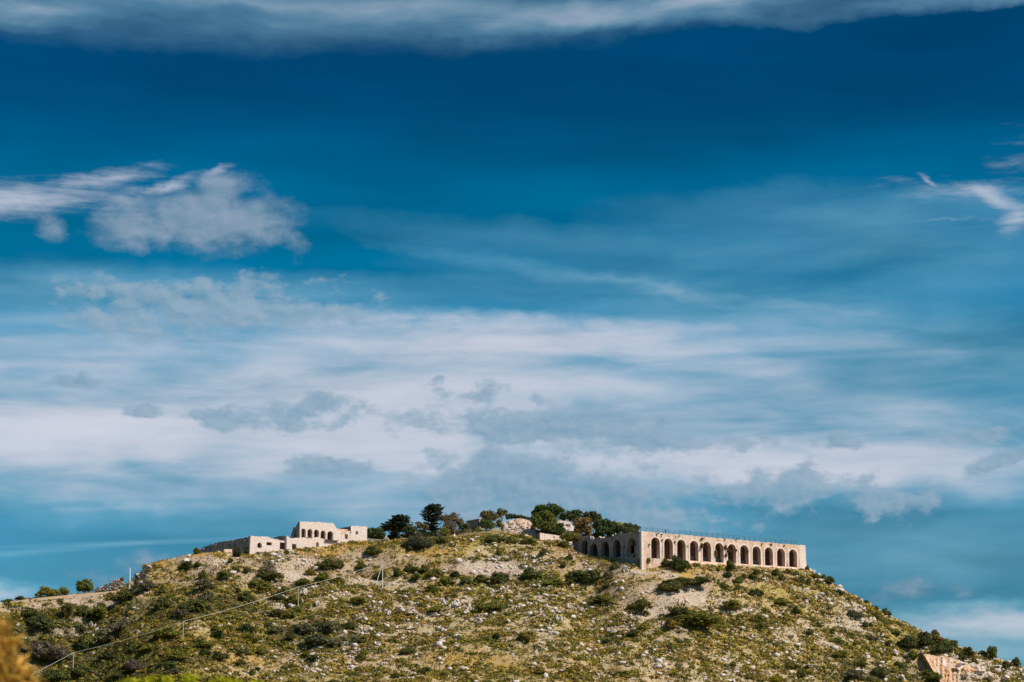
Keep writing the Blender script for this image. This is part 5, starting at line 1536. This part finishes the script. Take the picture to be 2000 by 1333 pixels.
# ------------------------------------------------------------------ rocks that the photograph shows one by one
RK = [(870, 1182, 22, 22), (885, 1186, 20, 22), (898, 1186, 24, 24), (912, 1190, 16, 20), (922, 1194, 14, 18), (905, 1200, 26, 12), (740, 1196, 30, 12), (725, 1190, 18, 12), (755, 1200, 20, 10), (778, 1189, 17, 10), (797, 1199, 38, 10), (815, 1200, 16, 10), (853, 1204, 30, 9), (880, 1204, 20, 8), (936, 1217, 17, 9), (930, 1210, 12, 7),
      (710, 1240, 14, 14), (722, 1234, 16, 16), (708, 1232, 10, 8), (795, 1170, 22, 12), (797, 1162, 12, 10), (810, 1182, 18, 9), (775, 1160, 20, 9), (765, 1155, 16, 8), (685, 1260, 22, 11), (737, 1262, 20, 15), (690, 1277, 28, 8), (670, 1272, 14, 7), (560, 1312, 19, 9), (600, 1308, 22, 14), (616, 1303, 14, 16), (638, 1308, 22, 13), (600, 1165, 22, 18), (594, 1155, 16, 14), (565, 1186, 26, 14), (552, 1190, 14, 12), (613, 1150, 14, 10), (650, 1170, 30, 12), (676, 1165, 12, 16), (655, 1155, 12, 8), (625, 1182, 22, 9), (523, 1327, 10, 8), (690, 1250, 12, 7), (835, 1240, 14, 8), (820, 1255, 12, 8),
      (1058, 1200, 11, 16), (1068, 1190, 10, 15), (1063, 1206, 8, 8), (1090, 1213, 18, 20), (1100, 1206, 12, 12), (1010, 1190, 18, 14), (1028, 1175, 14, 14), (1034, 1182, 9, 10), (1012, 1175, 12, 10), (1070, 1154, 11, 14), (1062, 1152, 10, 10), (1052, 1150, 9, 11), (1044, 1146, 12, 8), (1105, 1187, 24, 11), (1118, 1190, 14, 9), (1130, 1190, 18, 8), (1243, 1234, 20, 12), (1236, 1226, 10, 7), (1200, 1238, 22, 14), (1210, 1245, 12, 9), (1190, 1232, 14, 8), (1218, 1215, 8, 9), (1186, 1212, 14, 8), (1245, 1208, 12, 9), (1082, 1256, 20, 9), (1070, 1250, 12, 7), (1055, 1258, 14, 7), (1100, 1163, 14, 10), (1135, 1160, 12, 8), (985, 1152, 26, 10), (965, 1158, 18, 12), (975, 1168, 16, 9), (950, 1150, 16, 7),
      (1543, 1150, 14, 16), (1552, 1154, 14, 14), (1563, 1152, 12, 12), (1572, 1157, 12, 10), (1590, 1172, 16, 14), (1598, 1168, 10, 10), (1630, 1156, 14, 14), (1636, 1162, 12, 10), (1627, 1165, 10, 6), (1655, 1186, 10, 10), (1662, 1196, 14, 12), (1670, 1205, 14, 12), (1678, 1213, 12, 12), (1684, 1219, 10, 8), (1660, 1234, 24, 12), (1645, 1228, 22, 12), (1672, 1236, 16, 10), (1640, 1215, 18, 8), (1678, 1172, 11, 9), (1700, 1212, 9, 10), (1575, 1230, 16, 8), (1545, 1243, 20, 9), (1530, 1208, 22, 9), (1570, 1178, 22, 9), (1745, 1278, 24, 13), (1768, 1282, 18, 12), (1722, 1270, 16, 9), (1690, 1280, 16, 8), (1755, 1328, 28, 15), (1730, 1330, 10, 8), (1740, 1262, 20, 9), (1770, 1245, 20, 8), (1590, 1120, 9, 10), (1600, 1128, 8, 8), (1935, 1275, 10, 8), (1955, 1300, 12, 9), (1908, 1283, 12, 8), (1643, 1300, 12, 6), (1500, 1250, 14, 8), (1470, 1245, 20, 9), (1455, 1232, 24, 8), (1400, 1238, 14, 7), (1430, 1330, 26, 10), (1448, 1318, 14, 9), (1250, 1325, 26, 10), (1275, 1300, 16, 8), (1290, 1290, 20, 8), (1040, 1305, 8, 9), (1075, 1283, 10, 7),
      (278, 1228, 12, 14), (274, 1238, 16, 12), (180, 1224, 18, 14), (170, 1230, 12, 10), (155, 1228, 14, 8), (190, 1290, 10, 16), (185, 1280, 8, 10), (130, 1304, 8, 6), (82, 1275, 8, 8), (50, 1250, 12, 8), (35, 1222, 10, 8), (375, 1228, 22, 9), (395, 1232, 14, 8), (430, 1226, 18, 10), (445, 1222, 12, 8), (445, 1248, 10, 8), (400, 1310, 18, 9), (330, 1305, 12, 8), (450, 1305, 14, 8), (480, 1318, 12, 8), (270, 1268, 10, 6), (265, 1190, 16, 8), (285, 1160, 14, 7),
      (548, 1088, 10, 14), (552, 1094, 8, 8), (545, 1098, 9, 7), (594, 1097, 10, 9), (590, 1104, 12, 8), (390, 1112, 9, 8), (410, 1092, 6, 14), (753, 1058, 16, 18), (764, 1050, 16, 14), (772, 1050, 8, 9), (824, 1050, 12, 14), (836, 1046, 14, 12), (848, 1045, 13, 11), (858, 1048, 14, 14), (812, 1050, 12, 6), (884, 1052, 14, 12), (892, 1055, 12, 10), (882, 1064, 9, 10), (890, 1068, 8, 8), (864, 1070, 12, 10), (933, 1054, 17, 13), (919, 1058, 15, 10), (908, 1056, 9, 8), (947, 1064, 12, 6), (965, 1068, 14, 10), (918, 1090, 14, 5), (1040, 1090, 16, 8), (1028, 1086, 12, 7), (990, 1090, 10, 6), (1010, 1078, 12, 6), (1050, 1073, 14, 5),
      (1108, 1054, 18, 16), (1116, 1058, 10, 14), (1100, 1056, 10, 8), (1228, 1116, 26, 17), (1240, 1122, 10, 8), (1222, 1101, 8, 6), (1238, 1103, 6, 7), (1255, 1124, 10, 6), (1362, 1122, 14, 5), (1387, 1121, 9, 6), (1446, 1132, 16, 6), (1467, 1138, 10, 5), (1585, 1119, 8, 10), (1572, 1122, 8, 6)]
for a in RK:
    place_rock(*a)

# a few more of each, scattered to fill the slope
def scatter_more():
    n = 0
    r = np.random.default_rng(99)
    while n < 95:
        px, py = r.uniform(-10, 1900), r.uniform(1110, 1338)
        w_ = 0.35 + 1.0 * zone(Z_DARK, px, py) - 0.5 * zone(Z_TAN, px, py)
        if r.random() > w_: continue
        g = ray(px, py)
        if py < np.interp(px, [q[0] for q in RIDGE], [q[1] for q in RIDGE]) + 12: continue
        dark = zone(Z_DARK, px, py)
        tone = r.choice(['dark', 'green', 'olive', 'grey', 'vdark'], p=[.30, .34, .20, .10, .06] if dark < .4 else [.4, .15, .05, .25, .15])
        w = r.uniform(14, 34)
        place_shrub(px, py, w, w * r.uniform(.38, .6), str(tone)); n += 1
    n = 0
    while n < 60:
        px, py = r.uniform(10, 1800), r.uniform(1120, 1336)
        if r.random() > .15 + zone(Z_ROCKY, px, py): continue
        if py < np.interp(px, [q[0] for q in RIDGE], [q[1] for q in RIDGE]) + 14: continue
        w = r.uniform(8, 18)
        place_rock(px, py, w, w * r.uniform(.45, .8)); n += 1


scatter_more()
label_scatter()

# ------------------------------------------------------------------ uncountable cover: grass tufts, low cushions, small stones
def sample_ground(n, r):
    x = r.uniform(-178, 178, n); y = r.uniform(634, 800, n)
    yc = np.interp(x, _rx, _ry)
    ok = y < yc + 1.5
    x, y = x[ok], y[ok]
    z = H(x, y)
    px, py = project(x, y, z)
    ok = (px > -60) & (px < 2060) & (py < 1350)
    # nothing grows inside the masonry
    q = np.stack([x, y], 1) - F1.o[:2]
    lx = q @ F1.ux[:2]; ly = q @ F1.uy[:2]
    ok &= ~((lx > -.6) & (lx < 63) & (ly > -.5) & (ly < 32)) & ~((lx > 17) & (lx < 63) & (ly > -2.6) & (ly < 0))
    return x[ok], y[ok], z[ok], px[ok], py[ok]


def grass():
    r = np.random.default_rng(5)
    x, y, z, px, py = sample_ground(210000, r)
    wob = (fbm(x / 7, y / 5, 41) - .5)
    qx, qy = px + wob * 90, py + wob * 30
    dens = 0.95 - 0.55 * zone(Z_PALE, qx, qy) - 0.25 * zone(Z_TAN, qx, qy)
    clump = fbm(x / 2.6, y / 2.6, 61, 3)
    keep = r.random(len(x)) < dens * sstep(.30, .62, clump)
    x, y, z, qx, qy = x[keep], y[keep], z[keep], qx[keep], qy[keep]
    n = len(x)
    tan = np.clip(zone(Z_TAN, qx, qy) * 1.2, 0, 1); gold = zone(Z_GOLD, qx, qy); dark = zone(Z_DARK, qx, qy)
    grn = sstep(.40, .62, fbm(x / 12, y / 8, 51) + r.normal(0, .06, n))
    c = np.array([0.34, 0.25, 0.055])[None] * (1 - grn[:, None]) + np.array([0.225, 0.20, 0.028])[None] * grn[:, None]
    c = c * (1 - tan[:, None]) + np.array([0.36, 0.25, 0.125]) * tan[:, None]
    c = c * (1 - gold[:, None] * .8) + np.array([0.44, 0.275, 0.06]) * gold[:, None] * .8
    c = c * (1 - dark[:, None] * .55) + np.array([0.07, 0.068, 0.022]) * dark[:, None] * .55
    c *= r.uniform(.7, 1.3, (n, 1))
    B = 5
    h = r.uniform(.28, .62, n)
    base = np.stack([x, y, z - .05], 1)
    V = np.zeros((n, B, 3, 3), np.float32)
    for b in range(B):
        a = r.uniform(0, 2 * math.pi, n); lean = r.uniform(.1, .55, n)
        d = np.stack([np.cos(a), np.sin(a), np.zeros(n)], 1); s = np.stack([-np.sin(a), np.cos(a), np.zeros(n)], 1)
        w = r.uniform(.06, .13, n)[:, None]
        root = base + d * (r.uniform(0, .16, n))[:, None]
        V[:, b, 0] = root - s * w; V[:, b, 1] = root + s * w
        V[:, b, 2] = root + d * (lean * h)[:, None] + np.array([0, 0, 1]) * (h * r.uniform(.8, 1.15, n))[:, None]
    v = V.reshape(-1, 3); f = np.arange(len(v)).reshape(-1, 3)
    me = np_mesh('grass', v, f)
    set_col(me, np.repeat(c, B * 3, 0))
    tag(link('grass', me, M_SCRUB), 'dry tufted grass covering the hillside between shrubs and stones', 'grass', kind='stuff')


def cushions():
    r = np.random.default_rng(15)
    x, y, z, px, py = sample_ground(185000, r)
    wob = (fbm(x / 7, y / 5, 41) - .5)
    qx, qy = px + wob * 80, py + wob * 26
    dens = 0.80 + .3 * zone(Z_DARK, qx, qy) - .58 * zone(Z_TAN, qx, qy) - .45 * zone(Z_PALE, qx, qy) - .5 * zone(Z_GOLD, qx, qy)
    yc = np.interp(x, _rx, _ry)
    dens *= sstep(.5, 5, yc - y) * .8 + .2
    keep = r.random(len(x)) < dens * (.12 + .88 * sstep(.36, .58, fbm(x / 4, y / 3, 71, 3)))
    x, y, z, qx, qy = x[keep], y[keep], z[keep], qx[keep], qy[keep]
    n = len(x)
    R = r.gamma(3.2, .19, n).clip(.25, 1.7); hh = R * r.uniform(.40, .75, n)
    dark = zone(Z_DARK, qx, qy)
    pal = np.array([(0.072, 0.080, 0.020), (0.135, 0.130, 0.022), (0.215, 0.180, 0.026), (0.28, 0.21, 0.032), (0.22, 0.13, 0.04), (0.34, 0.24, 0.075), (0.13, 0.115, 0.06)])
    pw = np.array([.20, .24, .22, .15, .05, .10, .04])
    k = r.choice(7, n, p=pw / pw.sum())
    k = np.where(r.random(n) < dark * .6, r.choice([0, 0, 6, 1], n), k)
    c = pal[k] * r.uniform(1.0, 1.7, (n, 1)) * np.array([1.05, 1.0, .92])
    L = 18
    d = r.normal(size=(n, L, 3)); d[..., 2] = np.abs(d[..., 2]) * .9 + .02; d /= np.linalg.norm(d, axis=2, keepdims=True)
    rad = np.stack([R, R * r.uniform(.75, 1.1, n), hh], 1)[:, None, :]
    lump = r.uniform(.7, 1.1, (n, L, 1))
    cen = np.stack([x, y, z - .05], 1)[:, None, :] + d * rad * lump
    nor = d + r.normal(size=d.shape) * .55 + np.array([0, 0, .2])
    size = np.repeat((R * .34).clip(.12, .42), L)
    v, f = leaf_quads(cen.reshape(-1, 3), nor.reshape(-1, 3), size, r, .7)
    me = np_mesh('scrub', v, f)
    set_col(me, np.repeat(c, L * 4, 0))
    tag(link('scrub', me, M_SCRUB), 'low cushion scrub spread thickly over the whole hillside', 'scrub', kind='stuff')


def stones():
    r = np.random.default_rng(25)
    x, y, z, px, py = sample_ground(60000, r)
    wob = (fbm(x / 6, y / 4, 81) - .5)
    qx, qy = px + wob * 80, py + wob * 24
    dens = .045 + .85 * zone(Z_ROCKY, qx, qy) + .35 * zone(Z_PALE, qx, qy) + .08 * zone(Z_TAN, qx, qy) - .15 * zone(Z_DARK, qx, qy)
    keep = r.random(len(x)) < np.clip(dens, 0.02, 1) * sstep(.45, .66, fbm(x / 4, y / 3, 91, 3)) * 1.1
    x, y, z = x[keep], y[keep], z[keep]
    n = len(x)
    R = r.gamma(2.0, .16, n).clip(.12, 1.3)
    # irregular 12-vertex stones
    v = ICO_V[None] * r.uniform(.65, 1.25, (n, 12, 1)) * (R[:, None, None]) * np.stack([r.uniform(.8, 1.5, n), r.uniform(.7, 1.2, n), r.uniform(.5, .95, n)], 1)[:, None, :]
    a = r.uniform(0, 6.28, n); ca, sa = np.cos(a)[:, None], np.sin(a)[:, None]
    v = np.stack([v[..., 0] * ca - v[..., 1] * sa, v[..., 0] * sa + v[..., 1] * ca, v[..., 2]], -1)
    v += np.stack([x, y, z + R * .2], 1)[:, None, :]
    f = (ICO_F[None] + (np.arange(n) * 12)[:, None, None]).reshape(-1, 3)
    me = np_mesh('small_stones', v.reshape(-1, 3), f)
    o = link('rubble', me, M_ROCK)
    tag(o, 'loose pale limestone rubble strewn over the slope', 'rubble', kind='stuff')


grass(); cushions(); stones()

# ------------------------------------------------------------------ out-of-focus plants close to the camera
def near_plants():
    r = np.random.default_rng(55)
    # tawny plant at the left edge, well inside the depth of field's blur
    y = 14.0
    c0 = P(-40, 1330, y); gz = float(H(c0[0], c0[1])); foot = np.array([c0[0], c0[1], gz])
    lobes = []
    for (px, py, rx, ry) in ((-50, 1262, 62, 66), (-20, 1300, 60, 52), (5, 1340, 62, 40), (-70, 1330, 90, 70), (-10, 1245, 28, 36), (30, 1350, 40, 30), (-30, 1420, 110, 80)):
        p = P(px, py, y) - foot; k = y / FPX
        lobes.append((p, (rx * k, rx * k, ry * k)))
    v, f = lobed_foliage(lobes, 9000, .060, r, .5, .6, 1.0, .16, (.55, 1.25))
    e = empty('dry_shrub', foot, 'blurred tawny dry shrub at the left edge', 'shrub')
    link('foliage', np_mesh('foliage', v, f), M_LEAF, e, color=(0.52, 0.31, 0.055))
    MB().tube([(0, 0, -.1), (0.02, 0, .9), tuple(lobes[3][0])], [.03, .025, .015]).build('stem', M_BARK, e)
    # yellow-green spurge tops along the bottom edge
    for (px, ptop, w, lab) in ((300, 1322, 62, 'blurred yellow-green spurge top at the bottom edge near the cable pole'), (372, 1319, 22, 'narrow blurred yellow-green shoot at the bottom edge'), (440, 1324, 56, 'blurred yellow-green spurge top further along the bottom edge'), (500, 1329, 30, 'lowest blurred yellow-green spurge tip at the bottom edge'), (250, 1327, 30, 'small blurred yellow-green tip beside the larger spurge top')):
        y = 24
        t = P(px, ptop, y); gz = float(H(t[0], t[1])); h = t[2] - gz
        W = w / (FPX / y)
        lobes = [((r.uniform(-.5, .5) * W * .8, r.uniform(-.2, .2), h - r.uniform(.05, .12)), (.07, .07, .06)) for _ in range(int(6 + w / 5))]
        lobes += [((0, 0, h - .30), (W * .55, W * .5, .22)), ((0, 0, h * .55), (W * .6, W * .5, h * .35))]
        v, f = lobed_foliage(lobes, 9000, .022, r, .7)
        e = empty('spurge_plant', (t[0], t[1], gz), lab, 'plant')
        link('foliage', np_mesh('foliage', v, f), M_LEAF, e, color=(0.36, 0.36, 0.012))
        MB().tube([(0, 0, -.1), (0, 0, h * .6)], .03).build('stem', M_BARK, e)


near_plants()
